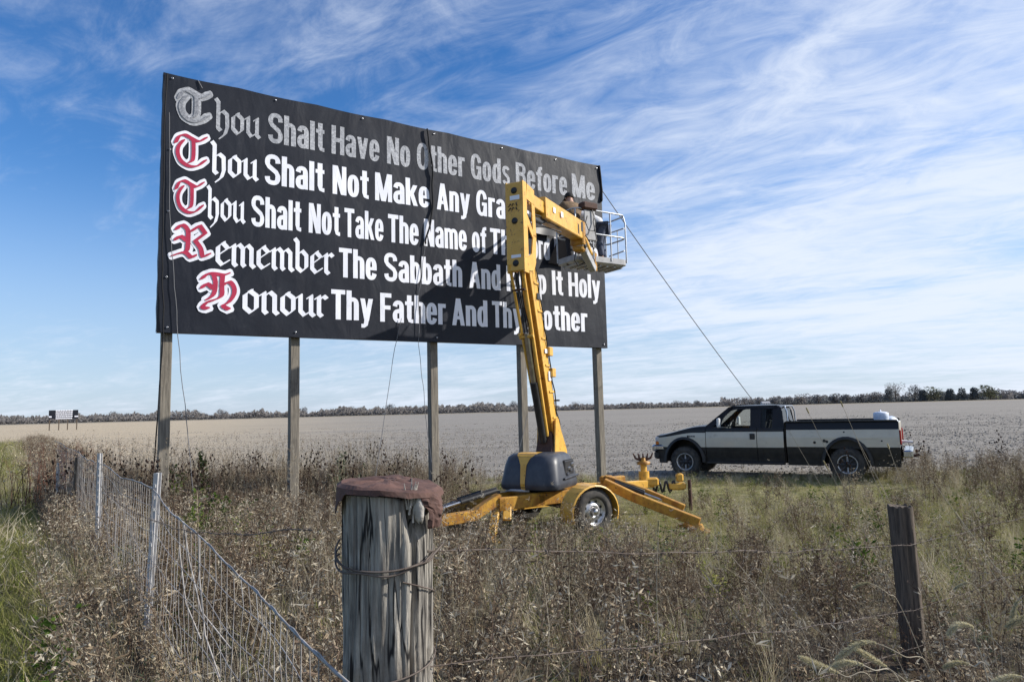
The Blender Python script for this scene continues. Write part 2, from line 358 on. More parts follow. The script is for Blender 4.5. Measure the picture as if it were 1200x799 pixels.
def cmx(f, a, bb):
    mx = N(t, 'ShaderNodeMix', data_type='RGBA')
    if isinstance(f, float): mx.inputs[0].default_value = f
    else: t.links.new(f, mx.inputs[0])
    for i, c in ((6, a), (7, bb)):
        if isinstance(c, tuple): mx.inputs[i].default_value = (*c, 1)
        else: t.links.new(c, mx.inputs[i])
    return mx.outputs[2]
till = cmx(ramp(pnoise(16, 8, rough=.75), .34, .68), (.175, .158, .138), (.325, .30, .265))
till = cmx(ramp(pnoise(.35, 5, (.25, 1.8, 1), off=9), .35, .7), till, cmx(ramp(pnoise(5, 8, off=4, rough=.7), .35, .65), (.20, .182, .158), (.30, .277, .245)))
till = cmx(ramp(pnoise(.10, 4, (.12, 3.0, 1), off=21), .42, .60), till, cmx(.55, till, (.34, .315, .275)))
till = cmx(ramp(pnoise(.9, 3, (.03, 1.6, 1), off=33), .50, .62), till, cmx(.5, till, (.17, .152, .13)))
stub = cmx(ramp(pnoise(6, 8, rough=.75, off=5), .34, .66), (.26, .21, .145), (.56, .47, .345))
stub = cmx(ramp(pnoise(.12, 4, (.15, 2.2, 1), off=2), .4, .65), stub, (.47, .385, .27))
# the stubble lies on the left of the field, the worked soil on the right
fx = mth(t, 'ADD', sp.outputs[0], mth(t, 'MULTIPLY', sp.outputs[1], .20))
fx = mth(t, 'DIVIDE', fx, mth(t, 'ADD', mth(t, 'ABSOLUTE', sp.outputs[1]), 20.0))
fx = mth(t, 'ADD', fx, mth(t, 'MULTIPLY', mth(t, 'SUBTRACT', pnoise(.03, 3, (1, 3, 1)), .5), .25))
field = cmx(ramp(fx, -.32, .10, True), stub, till)
verge = cmx(ramp(pnoise(3, 6), .35, .65), (.085, .10, .035), (.17, .16, .075))
weedsoil = cmx(ramp(pnoise(7, 7), .35, .65), (.055, .045, .034), (.13, .105, .078))
# verge strip left of the fence, weed strip right of it, field beyond y = 19
fl = mth(t, 'ADD', sp.outputs[0], mth(t, 'MULTIPLY', sp.outputs[1], .72))      # x + .72 y ; fence at .87
isv = ramp(mth(t, 'ADD', fl, mth(t, 'MULTIPLY', pnoise(1.2, 3), .8)), .55, .15)
far = ramp(mth(t, 'ADD', sp.outputs[1], mth(t, 'MULTIPLY', pnoise(.5, 4), 2.5)), 19.2, 20.2)
vfar = ramp(mth(t, 'ADD', sp.outputs[1], mth(t, 'MULTIPLY', pnoise(.05, 4), 30.0)), 62.0, 85.0)
gzone = ramp(mth(t, 'ADD', mth(t, 'ADD', mth(t, 'MULTIPLY', sp.outputs[0], .5), mth(t, 'MULTIPLY', sp.outputs[1], .4)), mth(t, 'MULTIPLY', pnoise(.6, 3), 1.5)), 4.2, 5.6)
c = cmx(far, cmx(gzone, weedsoil, cmx(ramp(pnoise(4, 6, off=3), .35, .65), (.13, .13, .05), (.30, .27, .13))), field); c = cmx(isv, c, cmx(vfar, verge, field))
t.links.new(c, b.inputs['Base Color'])
bp = N(t, 'ShaderNodeBump'); bp.inputs['Distance'].default_value = .045; bp.inputs['Strength'].default_value = 1
t.links.new(mth(t, 'ADD', pnoise(15, 8, rough=.7), mth(t, 'MULTIPLY', pnoise(1.2, 4, (.3, 1.6, 1)), .35)), bp.inputs['Height']); t.links.new(bp.outputs[0], b.inputs['Normal'])
MAT['ground'] = g
tag(mb.build('ground', 'ground'), 'flat farmland of worked soil and stubble reaching to the horizon', kind='structure')

# ------------------------------------------------------------------ billboard
P0 = Vector((-5.98, 11.4, 0)); D = Vector((.84742424, .53091638, 0)); NN = Vector((D.y, -D.x, 0)); BW = 9.79
Z0, Z1 = 3.46, 8.03
def bp_(u, z, off=0): return P0+D*u+NN*off+Vector((0, 0, z))
bill = thing('billboard', 'tall black billboard with religious lettering on five timber posts', 'billboard', bp_(BW/2, .15))
def wav(u, z):   # shallow billows of the stretched vinyl
    e = min(1, min(u, BW-u, z-Z0, Z1-z)/.4+.15)
    return .012*e*noise.noise(Vector((u*.9+z*.5, z*.7-u*.2, 3)))
mb = MB(); nu, nv = 120, 56
rows = []
for j in range(nv+1):
    z = Z0+(Z1-Z0)*j/nv; row = []
    for i in range(nu+1):
        u = BW*i/nu
        zz = z
        if j == 0: zz -= .018*abs(math.sin(u*1.7))+.01*nz(u, 0, 0, 3)
        if j == nv: zz -= .02*abs(math.sin(u*2.2+.4))
        row.append(bp_(u, zz, wav(u, z)+.016))
    rows.append(row)
mb.grid(rows)
# folded returns round the edges
for a, bb in ((0, 1), (BW, -1)):
    mb.grid([[bp_(a, Z0+(Z1-Z0)*j/nv, wav(a, Z0+(Z1-Z0)*j/nv)+.016) for j in range(nv+1)], [bp_(a-.006*bb+.012*nz(j*.3, a), Z0+(Z1-Z0)*j/nv, -.10) for j in range(nv+1)]], smooth=False)
mb.grid([rows[-1], [bp_(BW*i/nu, Z1-.004, -.10) for i in range(nu+1)]], smooth=False)
mb.grid([rows[0], [bp_(BW*i/nu, Z0-.012, -.10) for i in range(nu+1)]], smooth=False)
sheet = mb.build('banner_sheet', 'vinyl', bill)
# plywood panels and stringers behind the sheet
k = 8
for i in range(k):
    u0, u1 = BW*i/k+.004, BW*(i+1)/k-.004
    mb = MB(); c = (bp_(u0, 0)+bp_(u1, 0))/2+NN*-.035; c.z = (Z0+Z1)/2
    mb.box(c, (u1-u0-.01, .02, Z1-Z0-.05), (D, NN, Vector((0, 0, 1)))); mb.build('backing_panel', 'board', bill)
for z in (3.62, 4.7, 5.8, 6.9, 7.9):
    mb = MB(); c = bp_(BW/2, z, -.075); mb.box(c, (BW-.1, .045, .14), (D, NN, Vector((0, 0, 1)))); mb.build('stringer', 'post', bill)
POSTU = [.17, 2.33, 5.19, 7.42, 9.62]
for i, u in enumerate(POSTU):
    mb = MB(); top = Z1-.15; rows = []
    for j in range(13):
        z = gz(*bp_(u, 0, -.2).xy)-.3+(top-gz(*bp_(u, 0, -.2).xy)+.3)*j/12
        e = .004
        rows.append([bp_(u+x+e*nz(j, x*9, i), z, -.19+y+e*nz(j, y*9, i+5)) for x, y in ((-.085, -.078), (-.075, -.088), (.075, -.088), (.085, -.078), (.085, .078), (.075, .088), (-.075, .088), (-.085, .078))])
    mb.grid(rows, smooth=False, close=True); mb.add(rows[-1], [tuple(range(8))])
    mb.build('post', 'post', bill)
for z in (Z0+.08, Z1-.09):
    for u in ([.14, 1.9, 3.6, 5.2, 6.9, 8.4, 9.66] if z > 5 else [.16, 2.3, 5.2, 7.4, 9.68]):
        mb = MB(); mb.lathe([(0, .018), (.006, .017), (.008, .009), (.003, .008)], bp_(u, z, .030), NN, 12); mb.build('grommet', 'steel', bill)
for zz in (4.4, 5.55, 6.65): 
    mb = MB(); mb.lathe([(0, .018), (.006, .017), (.008, .009), (.003, .008)], bp_(.13, zz, .030), NN, 12); mb.build('grommet', 'steel', bill)

# ---- lettering
class GL:
    """one letter as strokes; each stroke lies a hair above the one before"""
    def __init__(s): s.polys = []; s.w = 0
def sgnp(v, p): return math.copysign(abs(v)**p, v)
def arc(cx, cy, rx, ry, a0, a1, n=9, e=2.5):
    return [(cx+rx*sgnp(math.cos(R(a0+(a1-a0)*i/n)), 2/e), cy+ry*sgnp(math.sin(R(a0+(a1-a0)*i/n)), 2/e)) for i in range(n+1)]
def ribbon(g, pts, wx=.205, wy=.145):
    L, Rr = [], []
    for i, p in enumerate(pts):
        a = pts[max(i-1, 0)]; c = pts[min(i+1, len(pts)-1)]
        dx, dy = c[0]-a[0], c[1]-a[1]; l = math.hypot(dx, dy) or 1; nx, ny = -dy/l, dx/l
        r = 1/math.sqrt((nx/wx)**2+(ny/wy)**2)/2*1.0
        L.append((p[0]+nx*r, p[1]+ny*r)); Rr.append((p[0]-nx*r, p[1]-ny*r))
    for i in range(len(pts)-1): g.polys.append([Rr[i], Rr[i+1], L[i+1], L[i], len(g.polys) if i == 0 else 'same'])
    g.polys.append('end')
def bar(g, x0, y0, x1, y1, w=.205):
    g.polys.append([(x0-w/2, y0), (x0+w/2, y0), (x1+w/2, y1), (x1-w/2, y1), 'one'])
def rect(g, x0, y0, x1, y1): g.polys.append([(x0, y0), (x1, y0), (x1, y1), (x0, y1), 'one'])
SW = .205; h_ = SW/2; X = .76; W_ = .50
def G(ch):
    g = GL(); l, r = h_, W_-h_; c = W_/2; g.w = W_
    ry = X/2-.06; rx = c-h_
    if ch == 'l': bar(g, l, 0, l, 1); g.w = SW
    elif ch == 'I': bar(g, l+.01, 0, l+.01, 1, .2); g.w = .21
    elif ch == 'i': bar(g, l, 0, l, X); rect(g, 0, .85, SW, 1); g.w = SW
    elif ch in 'nhm':
        bar(g, l, 0, l, 1 if ch == 'h' else X)
        ribbon(g, [(l, .48)]+arc(c, .52, rx, X-.52-.06, 180, 0)+[(r, 0)])
        if ch == 'm': 
            d = r-l; ribbon(g, [(l+d, .48)]+arc(c+d, .52, rx, X-.52-.06, 180, 0)+[(r+d, 0)]); g.w = W_+d
    elif ch == 'r': bar(g, l, 0, l, X); ribbon(g, [(l, .46)]+arc(c, .50, rx, X-.50-.07, 180, 75, 6)+[(c+.12, X-.075)]); g.w = .38
    elif ch == 'u': bar(g, r, 0, r, X); ribbon(g, [(l, X)]+arc(c, .24, rx, .18, 180, 360)+[(r, .3)])
    elif ch == 'o': ribbon(g, arc(c, X/2, rx, ry, 0, 360, 26))
    elif ch in 'bpdgq':
        if ch in 'bp': bar(g, l, 0 if ch == 'b' else -.24, l, 1 if ch == 'b' else X); ribbon(g, arc(c, X/2, rx, ry, 200, -160+360-360, 22) if False else arc(c, X/2, rx, ry, 180, -180, 22))
        else:
            bar(g, r, 0 if ch == 'd' else -.02, r, 1 if ch == 'd' else X); ribbon(g, arc(c, X/2, rx, ry, 0, 360, 22))
            if ch == 'g': ribbon(g, [(r, .05)]+arc(c, -.02, rx, .16, 0, -160, 8))
    elif ch == 'a':
        bar(g, r, 0, r, .55); ribbon(g, [(r, .5)]+arc(c, .52, rx, X-.52-.06, 0, 172, 9))
        ribbon(g, [(r, .42), (c+.02, .40)]+arc(c, .225, rx, .165, 100, 350, 12))
    elif ch == 'e':
        ribbon(g, [(r, .34)]+arc(c, X/2+.02, rx, ry-.02, 12, 180, 12)[0:]+arc(c, .30, rx, .24, 180, 345, 12)); rect(g, l, .33, r+h_-.006, .44)
    elif ch == 't': ribbon(g, [(.19, .98), (.19, .2), (.22, .09), (.30, .065), (.37, .065)], SW, .13); rect(g, .0, X-.13, .37, X); g.w = .37
    elif ch == 'f': ribbon(g, [(.19, 0), (.19, .82), (.22, .915), (.30, .94), (.38, .94)], SW, .13); rect(g, .0, X-.13, .37, X); g.w = .37
    elif ch == 'k': bar(g, l, 0, l, 1); bar(g, l+.12, .36, r+.04, X, .2); bar(g, l+.16, .46, r+.05, 0, .2); g.w = .54
    elif ch in 'vy':
        bar(g, .10, X, .27, 0, .19); bar(g, .44, X, .27, 0, .19); g.w = .54
        if ch == 'y': ribbon(g, [(.27, .06), (.235, -.12), (.16, -.175), (.05, -.175)], .19, .13)
    elif ch == 's':
        ribbon(g, arc(c, .56, rx-.01, .135, -5+20, 180, 8)+[(l+.01, .52), (l+.06, .44), (r-.07, .34), (r-.01, .26)]+arc(c, .20, rx-.01, .14, 0, -170, 8), .175, .13)
    elif ch == 'S':
        c = .30; g.w = .60; rx = .205
        ribbon(g, arc(c, .74, rx, .195, -2, 180, 9)+[(c-rx, .70), (c-rx+.06, .60), (c+rx-.06, .42), (c+rx, .30)]+arc(c, .26, rx, .195, 0, -180, 9), .195, .145)
    elif ch == 'H': bar(g, h_, 0, h_, 1, .2); bar(g, .50, 0, .50, 1, .2); rect(g, .1, .43, .5, .58); g.w = .60
    elif ch == 'N': bar(g, h_, 0, h_, 1, .19); bar(g, .50, 0, .50, 1, .19); bar(g, .12, 1, .47, 0, .22); g.w = .59
    elif ch == 'M': bar(g, h_, 0, h_, 1, .18); bar(g, .66, 0, .66, 1, .18); bar(g, .12, 1, .375, .0, .2); bar(g, .63, 1, .375, .0, .2); g.w = .75
    elif ch == 'A': bar(g, .10, 0, .29, 1, .19); bar(g, .50, 0, .31, 1, .19); rect(g, .16, .22, .44, .35); g.w = .60
    elif ch == 'V': bar(g, .10, 1, .29, 0, .19); bar(g, .50, 1, .31, 0, .19); g.w = .60
    elif ch == 'T': rect(g, 0, .85, .56, 1); bar(g, .28, 0, .28, .9, .2); g.w = .56
    elif ch == 'L': bar(g, .1, 0, .1, 1, .2); rect(g, .05, 0, .48, .15); g.w = .48
    elif ch == 'F': bar(g, .1, 0, .1, 1, .2); rect(g, .05, .85, .49, 1); rect(g, .05, .43, .45, .57); g.w = .49
    elif ch == 'B':
        bar(g, .1, 0, .1, 1, .2); ribbon(g, [(.1, .93)]+arc(.30, .745, .19, .185, 88, -88, 8)+[(.1, .56)], .19, .135); ribbon(g, [(.1, .55)]+arc(.31, .30, .195, .235, 88, -88, 9)+[(.1, .067)], .19, .135); g.w = .60
    elif ch == 'K': bar(g, .1, 0, .1, 1, .2); bar(g, .22, .42, .47, 1, .2); bar(g, .26, .58, .50, 0, .21); g.w = .61
    elif ch == 'O': ribbon(g, arc(.30, .5, .20, .435, 0, 360, 30), .2, .14); g.w = .60
    elif ch == 'G': ribbon(g, [(.50, .66)]+arc(.30, .5, .20, .435, 28, 345, 24), .195, .14); rect(g, .31, .40, .585, .53); rect(g, .41, .0, .585, .42); g.w = .60
    return g
def flat(polys):
    """list of (poly, layer index)"""
    r = []; k = 0; inrib = False
    for p in polys:
        if p == 'end': k += 1; continue
        r.append((p[:-1], k))
        if p[-1] == 'one': k += 1
    return r
def put_poly(mb, pts, z0, mapf, mi=0):
    """pts in glyph space -> thin slab on the sheet"""
    n = len(pts); area = sum(pts[i][0]*pts[(i+1) % n][1]-pts[(i+1) % n][0]*pts[i][1] for i in range(n))
    if area < 0: pts = pts[::-1]
    top = [mapf(x, y, z0) for x, y in pts]
    mb.add(top, [tuple(range(n))], mi)
def sans_word(text, u0, u1, zb, zt, material, name='lettering', gap=.055, inner=None):
    gs = [G(ch) for ch in text]; tot = sum(g.w for g in gs)+gap*(len(gs)-1); kx = (u1-u0)/tot; ky = zt-zb
    mb = MB(); x = 0
    for g in gs:
        for poly, k in flat(g.polys):
            put_poly(mb, poly, k, lambda a, b, c: bp_(u0+(x+a)*kx, zb+b*ky, .020+.0004*c+wav(u0+(x+a)*kx, zb+b*ky)))
        x += g.w+gap
    return mb.build(name, material, bill)
def hull(pts):
    pts = sorted(set((round(a, 5), round(b, 5)) for a, b in pts))
    def half(ps):
        h = []
        for p in ps:
            while len(h) >= 2 and (h[-1][0]-h[-2][0])*(p[1]-h[-2][1])-(h[-1][1]-h[-2][1])*(p[0]-h[-2][0]) <= 0: h.pop()
            h.append(p)
        return h[:-1]
    return half(pts)+half(pts[::-1])
def nib(w, t, ang, grow=0):
    a = R(ang); c, s = math.cos(a), math.sin(a)
    b = [(x*c-y*s, x*s+y*c) for x, y in ((-w/2, -t/2), (w/2, -t/2), (w/2, t/2), (-w/2, t/2))]
    if grow: b = [(x+grow*math.cos(R(k*45)), y+grow*math.sin(R(k*45))) for x, y in b for k in range(8)]
    return b
def smooth_path(pts, n=4):
    r = []
    for i in range(len(pts)-1):
        p0 = pts[max(i-1, 0)]; p1 = pts[i]; p2 = pts[i+1]; p3 = pts[min(i+2, len(pts)-1)]
        for j in range(n):
            t_ = j/n; q = []
            for k in (0, 1):
                q.append(.5*((2*p1[k])+(-p0[k]+p2[k])*t_+(2*p0[k]-5*p1[k]+4*p2[k]-p3[k])*t_*t_+(-p0[k]+3*p1[k]-3*p2[k]+p3[k])*t_**3))
            r.append(tuple(q))
    r.append(pts[-1]); return r
def pen(paths, w, t_, ang, grow=0):
    nb = nib(w, t_, ang, grow); polys = []; k = 0
    for p in paths:
        for a, b in zip(p[:-1], p[1:]):
            polys.append((hull([(a[0]+x, a[1]+y) for x, y in nb]+[(b[0]+x, b[1]+y) for x, y in nb]), k)); k += 1
    return polys
BL = {  # blackletter minuscules, x-height 1: (paths, width)
 'h': ([[(.02, 1.50), (.14, 1.36), (.14, .16), (.26, .06)], [(.14, .80), (.36, .98), (.56, .84), (.58, .25), (.48, -.08), (.26, -.30)]], .74),
 'o': ([[(.36, 1.0), (.12, .80), (.12, .24), (.34, .04)], [(.30, .98), (.56, .78), (.56, .24), (.34, .04)]], .72),
 'u': ([[(.02, .84), (.14, .94), (.14, .22), (.30, .04), (.52, .20)], [(.46, .84), (.58, .94), (.58, .14), (.70, .03)]], .78),
 'n': ([[(.02, .84), (.14, .94), (.14, .14), (.24, .04)], [(.14, .78), (.38, .98), (.56, .82), (.56, .14), (.68, .03)]], .76),
 'm': ([[(.02, .84), (.14, .94), (.14, .14), (.24, .04)], [(.14, .78), (.36, .98), (.52, .82), (.52, .14), (.60, .05)], [(.52, .78), (.74, .98), (.90, .82), (.90, .14), (1.02, .03)]], 1.1),
 'e': ([[(.36, 1.0), (.12, .80), (.12, .22), (.30, .04), (.56, .22)], [(.32, .98), (.54, .76), (.16, .46)]], .66),
 'b': ([[(.02, 1.50), (.14, 1.36), (.14, .20), (.34, .04), (.56, .24), (.56, .78), (.36, .98), (.16, .80)]], .72),
 'r': ([[(.02, .84), (.14, .94), (.14, .14), (.26, .04)], [(.14, .76), (.34, .96), (.46, .86)]], .56),
}
def black_word(text, u0, u1, zb, xh, material):
    tot = sum(BL[c][1] for c in text)-.12; kx = (u1-u0)/tot; mb = MB(); x = .02
    for ch in text:
        for poly, k in pen(BL[ch][0], .20, .05, 38):
            put_poly(mb, poly, k, lambda a, b, c: bp_(u0+(x+a)*kx, zb+b*xh, .020+.0004*c+wav(u0+(x+a)*kx, zb+b*xh)))
        x += BL[ch][1]
    return mb.build('lettering', material, bill)
sp_ = smooth_path
CAPS = {
 'T': [sp_([(-.02, .70), (.08, .90), (.26, .98), (.50, .90), (.74, .84), (.98, 1.0)]), sp_([(.22, .80), (.07, .58), (.05, .36), (.17, .13), (.44, .01), (.72, .06), (.97, .27)]), sp_([(.50, .88), (.56, .80), (.56, .26), (.44, .13)])],
 'R': [sp_([(.10, .82), (.24, .97), (.40, .84), (.42, .60), (.40, .22), (.26, .14), (.02, .02)]), sp_([(.08, .50), (.20, .62), (.38, .50)], 3), sp_([(.18, .10), (.36, .14), (.52, .0), (.62, .08)], 3), [(.50, .80), (.74, 1.0), (.90, .78), (.62, .52)], sp_([(.62, .52), (.78, .30), (.84, .06), (1.02, .16)], 3)],
 'H': [sp_([(.06, .78), (.20, .92), (.40, .94), (.64, .92), (.78, .98)], 3), sp_([(.36, .92), (.42, .70), (.38, .36), (.20, .20)], 3), sp_([(.62, .90), (.60, .60), (.60, .34), (.44, .22), (.22, .14)], 3), sp_([(.62, .62), (.80, .74), (.94, .60), (.94, .38), (.80, .16), (.64, .05), (.80, -.04)], 3), sp_([(.06, .52), (.18, .64), (.36, .52)], 3), sp_([(.36, .18), (.20, .12), (.08, -.02), (.22, -.05)], 3)],
}
def cap(ch, u0, u1, zb, zt, faded=False):
    kx = (u1-u0); ky = zt-zb; P = CAPS[ch]
    fit = lambda p: [(.10+.80*a, .09+.82*b) for a, b in p]
    P = [fit(p) for p in P]
    def put(polys, base, m_, label):
        mb = MB()
        for poly, k in polys: put_poly(mb, poly, k, lambda a, b, c: bp_(u0+a*kx, zb+b*ky, base+.00012*c+wav(u0+a*kx, zb+b*ky)))
        o = mb.build('ornate_initial', m_, bill); o['label'] = label
    put(pen(P, .105, .05, 25, .07), .020, 'faded' if faded else 'letter', 'pale outline of an ornate initial')
    put(pen(P, .105, .03, 25), .032, 'fadedline' if faded else 'pink', 'faded grey ornate initial' if faded else 'red ornate initial')

LINES = [
 (7.10, 7.68, True, ('T', .20, .80, 7.16, 7.84), ('hou', .84, 1.59), [('Shalt', 1.77, 2.83), ('Have', 2.97, 3.96), ('No', 4.12, 4.64), ('Other', 4.79, 5.94), ('Gods', 6.08, 7.11), ('Before', 7.26, 8.72), ('Me', 8.86, 9.58)]),
 (6.29, 6.87, False, ('T', .17, .77, 6.33, 7.03), ('hou', .79, 1.56), [('Shalt', 1.72, 2.83), ('Not', 2.99, 3.73), ('Make', 3.86, 5.07), ('Any', 5.24, 6.05), ('Graven', 6.20, 7.74), ('Images', 7.92, 9.50)]),
 (5.46, 6.04, False, ('T', .20, .73, 5.50, 6.20), ('hou', .74, 1.35), [('Shalt', 1.49, 2.39), ('Not', 2.53, 3.14), ('Take', 3.23, 4.04), ('The', 4.14, 4.81), ('Name', 4.93, 5.95), ('of', 6.08, 6.44), ('The', 6.54, 7.32), ('Lord', 7.46, 8.15), ('In', 8.28, 8.62), ('Vain', 8.76, 9.6)]),
 (4.65, 5.23, False, ('R', .14, .85, 4.71, 5.42), ('emember', .88, 2.98), [('The', 3.12, 3.89), ('Sabbath', 4.05, 5.82), ('And', 5.99, 6.78), ('Keep', 6.94, 8.02), ('It', 8.18, 8.50), ('Holy', 8.66, 9.63)]),
 (3.82, 4.40, False, ('H', .58, 1.32, 3.86, 4.63), ('onour', 1.34, 2.86), [('Thy', 2.97, 3.81), ('Father', 3.96, 5.42), ('And', 5.56, 6.43), ('Thy', 6.55, 7.33), ('Mother', 7.47, 9.20)]),
]
for zb, zt, fad, c_, bl_, words in LINES:
    cap(c_[0], *c_[1:], faded=fad)
    o = black_word(bl_[0], bl_[1], bl_[2], zb+(.03 if bl_[0] == 'hou' else .03), .40 if bl_[0] == 'hou' else .42, 'faded' if fad else 'letter')
    if fad: o['label'] = 'faded grey lettering'
    for wd, a, b_ in words:
        o = sans_word(wd, a, b_, zb, zt, 'faded' if fad else 'letter')
        if fad: o['label'] = 'faded grey lettering'

# ---- ropes and cords hanging over the board
def rope(name, pts, r, m_, label, n=10, sag=0, wob=.0):
    P = []
    for a, b in zip(pts[:-1], pts[1:]):
        a, b = Vector(a), Vector(b)
        for i in range(n):
            t_ = i/n; p = a.lerp(b, t_); p.z -= sag*4*t_*(1-t_); p += Vector((nz(p.z, a.x, 1, 2.2), nz(p.z, a.x, 7, 2.2), 0))*wob; P.append(p)
    P.append(Vector(pts[-1])); mb = MB(); mb.tube(P, r, 6)
    return tag(mb.build(name, m_, None, pts[-1]), label, 'rope')
rope('rope', [bp_(.06, 8.0, .06), bp_(.03, 7.2, .07), bp_(.05, 5.0, .06), bp_(.10, 3.4, .05), bp_(.02, .6, -.30)], .011, 'rope', 'black rope down the left edge of the billboard and its first post', wob=.02)
rope('rope', [bp_(.10, 7.3, .05), bp_(.15, 5.5, .05), bp_(.32, 3.4, .06), bp_(.62, .5, .3)], .006, 'ropegrey', 'thin grey cord hanging slack from the left side of the banner', wob=.02)
rope('rope', [bp_(5.03, 8.0, .04), bp_(5.05, 7.7, .07), bp_(5.14, 7.0, .06), bp_(5.12, 6.3, .05), bp_(4.95, 5.5, .06)], .020, 'rope', 'thick black rope hung over the top edge of the banner above Name', wob=.035)
rope('rope', [bp_(4.95, 5.5, .06), bp_(4.80, 4.5, .05), bp_(4.78, 3.4, .05), bp_(4.9, 2.0, .05), bp_(5.0, 1.0, .1)], .006, 'ropegrey', 'thin grey cord dangling below the middle of the banner', wob=.03)
rope('rope', [bp_(4.40, 3.9, .05), bp_(4.25, 3.3, .05), bp_(3.7, .8, .4)], .006, 'ropegrey', 'grey cord slanting down left from under the word Father', wob=.01)
rope('rope', [bp_(7.42, 1.9, .0), bp_(7.1, 1.1, .1), bp_(6.95, .4, .3)], .006, 'ropegrey', 'short grey cord slanting from the fourth billboard post to the weeds', wob=.01)
rope('rope', [bp_(.55, 8.0, .03), bp_(.62, 7.86, .045)], .010, 'ropegrey', 'short grey cord end over the top left of the banner')
rope('rope', [bp_(9.74, 8.02, .02), bp_(9.80, 7.4, .04), bp_(9.76, 7.1, .03)], .026, 'rope', 'thick black rope knotted down the upper right edge of the banner', wob=.03)
rope('guy_rope', [bp_(9.78, 7.45, .0), (7.13, 20.3, 2.04), (7.6, 21.7, .1)], .011, 'ropegrey', 'long grey guy rope running from the banner down behind the truck', n=20, sag=.08)

def thing2(name, parent, loc):
    o = bpy.data.objects.new(name, None); o.empty_display_size = .1; col.objects.link(o); o.location = loc; attach(o, parent); return o
# ------------------------------------------------------------------ towable boom lift
T0 = Vector((.41, 11.75, 0)); H = Vector((.44, .898, 0)).normalized(); RR = Vector((H.y, -H.x, 0))   # boom heading and its right
A = Vector((.85, .527, 0)).normalized(); B = Vector((A.y, -A.x, 0))                                     # trailer axis and its near side
UZ = Vector((0, 0, 1))
def hp(s, z, r=0): return T0+H*s+RR*r+UZ*z
def tp(a, b, z): return T0+A*a+B*b+UZ*z
lift = thing('boom_lift', 'yellow towable boom lift with dark grey base cover raised against the billboard', 'boom lift', (.41, 11.75, 0))
# chassis
mb = MB(); mb.beam(tp(-1.0, .30, .53), tp(1.2, .30, .56), .12, .20, mi=0); mb.beam(tp(-1.0, -.30, .53), tp(1.2, -.30, .56), .12, .20)
for a in (-.95, -.2, .5, 1.15): mb.beam(tp(a, -.36, .52), tp(a, .36, .52), .10, .16)
mb.box(tp(0, 0, .62), (.8, .7, .06), (A, B, UZ), bev=.01); mb.build('chassis', 'orange', lift)
mb = MB(); mb.lathe([(0, .33), (.10, .33), (.10, .30), (.12, .0)], tp(0, 0, .60), UZ, 28); mb.build('slew_ring', 'black', lift)
def axle_wheel(sgn):
    c = tp(.32, .98*sgn, .37); ax = B*sgn
    mb = MB(); mb.lathe([(-.105, .215), (-.11, .26), (-.105, .335), (-.07, .362), (-.03, .37), (.03, .37), (.07, .362), (.105, .335), (.112, .26), (.10, .215), (-.105, .215)], c, ax, 40)
    for k in range(40):
        an = 2*math.pi*k/40
        for off in (-.055, 0, .055):
            e1 = (UZ*math.cos(an+off)+A*math.sin(an+off)); tg = ax.cross(e1)
            mb.box(c+e1*.368+ax*off, (.035, .034, .012), (tg, ax, e1))
    w_ = thing2('wheel', lift, c); mb.build('tyre', 'tyre', w_)
    mb = MB(); mb.lathe([(.10, .218), (.085, .222), (.07, .205), (.03, .195), (.035, .14), (.06, .12), (.065, .075), (.05, .07), (.05, .0)], c, ax, 32); mb.build('rim', 'rim', w_)
    mb = MB(); mb.lathe([(.045, .055), (.115, .05), (.13, .03), (.13, 0)], c, ax, 16)
    for k in range(5):
        an = 2*math.pi*k/5; e1 = (UZ*math.cos(an)+A*math.sin(an)); mb.lathe([(.05, .012), (.085, .012), (.09, 0)], c+e1*.092, ax, 6)
    mb.build('hub', 'steel', w_)
    for k in range(8):
        mb = MB(); an = 2*math.pi*(k+.5)/8; e1 = (UZ*math.cos(an)+A*math.sin(an)); mb.lathe([(.055, .024), (.056, 0)], c+e1*.165-ax*.012, ax, 8)
        mb.build('vent_hole', 'black', w_)
axle_wheel(1); axle_wheel(-1)
mb = MB(); mb.beam(tp(.32, -.9, .37), tp(.32, .9, .37), .07, .07); mb.build('axle', 'black', lift)
for sg in (1, -1):
    mb = MB(); rows = []
    for i in range(17):
        an = R(200-220*i/16); x = .32-.02+math.cos(an)*.47; z = .37+math.sin(an)*.47
        x = .30+math.cos(an)*.47; z = .37+math.sin(an)*.425
        rows.append([tp(x, .80*sg, z), tp(x, 1.12*sg, z), tp(.30+math.cos(an)*.445, 1.13*sg, .37+math.sin(an)*.40)])
    mb.grid(rows, smooth=False)
    # back wall of the guard
    mb.add([tp(.30+math.cos(R(200-220*i/16))*.47, .80*sg, .37+math.sin(R(200-220*i/16))*.425) for i in range(17)], [tuple(range(17))])
    mb.build('fender', 'yellow', lift)
# base cover: rounded hood over the machinery
def rr(cx_, z, hw, hd, rad=.16, n=6):
    pts = []
    for q, (sx, sy) in enumerate(((1, 1), (-1, 1), (-1, -1), (1, -1))):
        for i in range(n+1):
            an = R(90*q+90*i/n); pts.append(T0+H*(cx_+sy*(hd-rad)+math.sin(an)*rad)+RR*(sx*(hw-rad)+math.cos(an)*rad)+UZ*z)
    return pts
mb = MB(); rows = [rr(0, .70, .50, .50, .14), rr(0, .74, .525, .52, .14), rr(0, .80, .52, .52, .14), rr(0, .86, .51, .51, .15), rr(0, 1.10, .475, .475, .18), rr(0, 1.22, .44, .44, .2), rr(0, 1.27, .38, .38, .2), rr(0, 1.285, .25, .25, .18)]
mb.grid(rows, close=True); mb.add(rows[-1], [tuple(range(len(rows[-1])))]); mb.add(rows[0][::-1], [tuple(range(len(rows[0])))])
cover = mb.build('base_cover', 'darkgrey', lift)
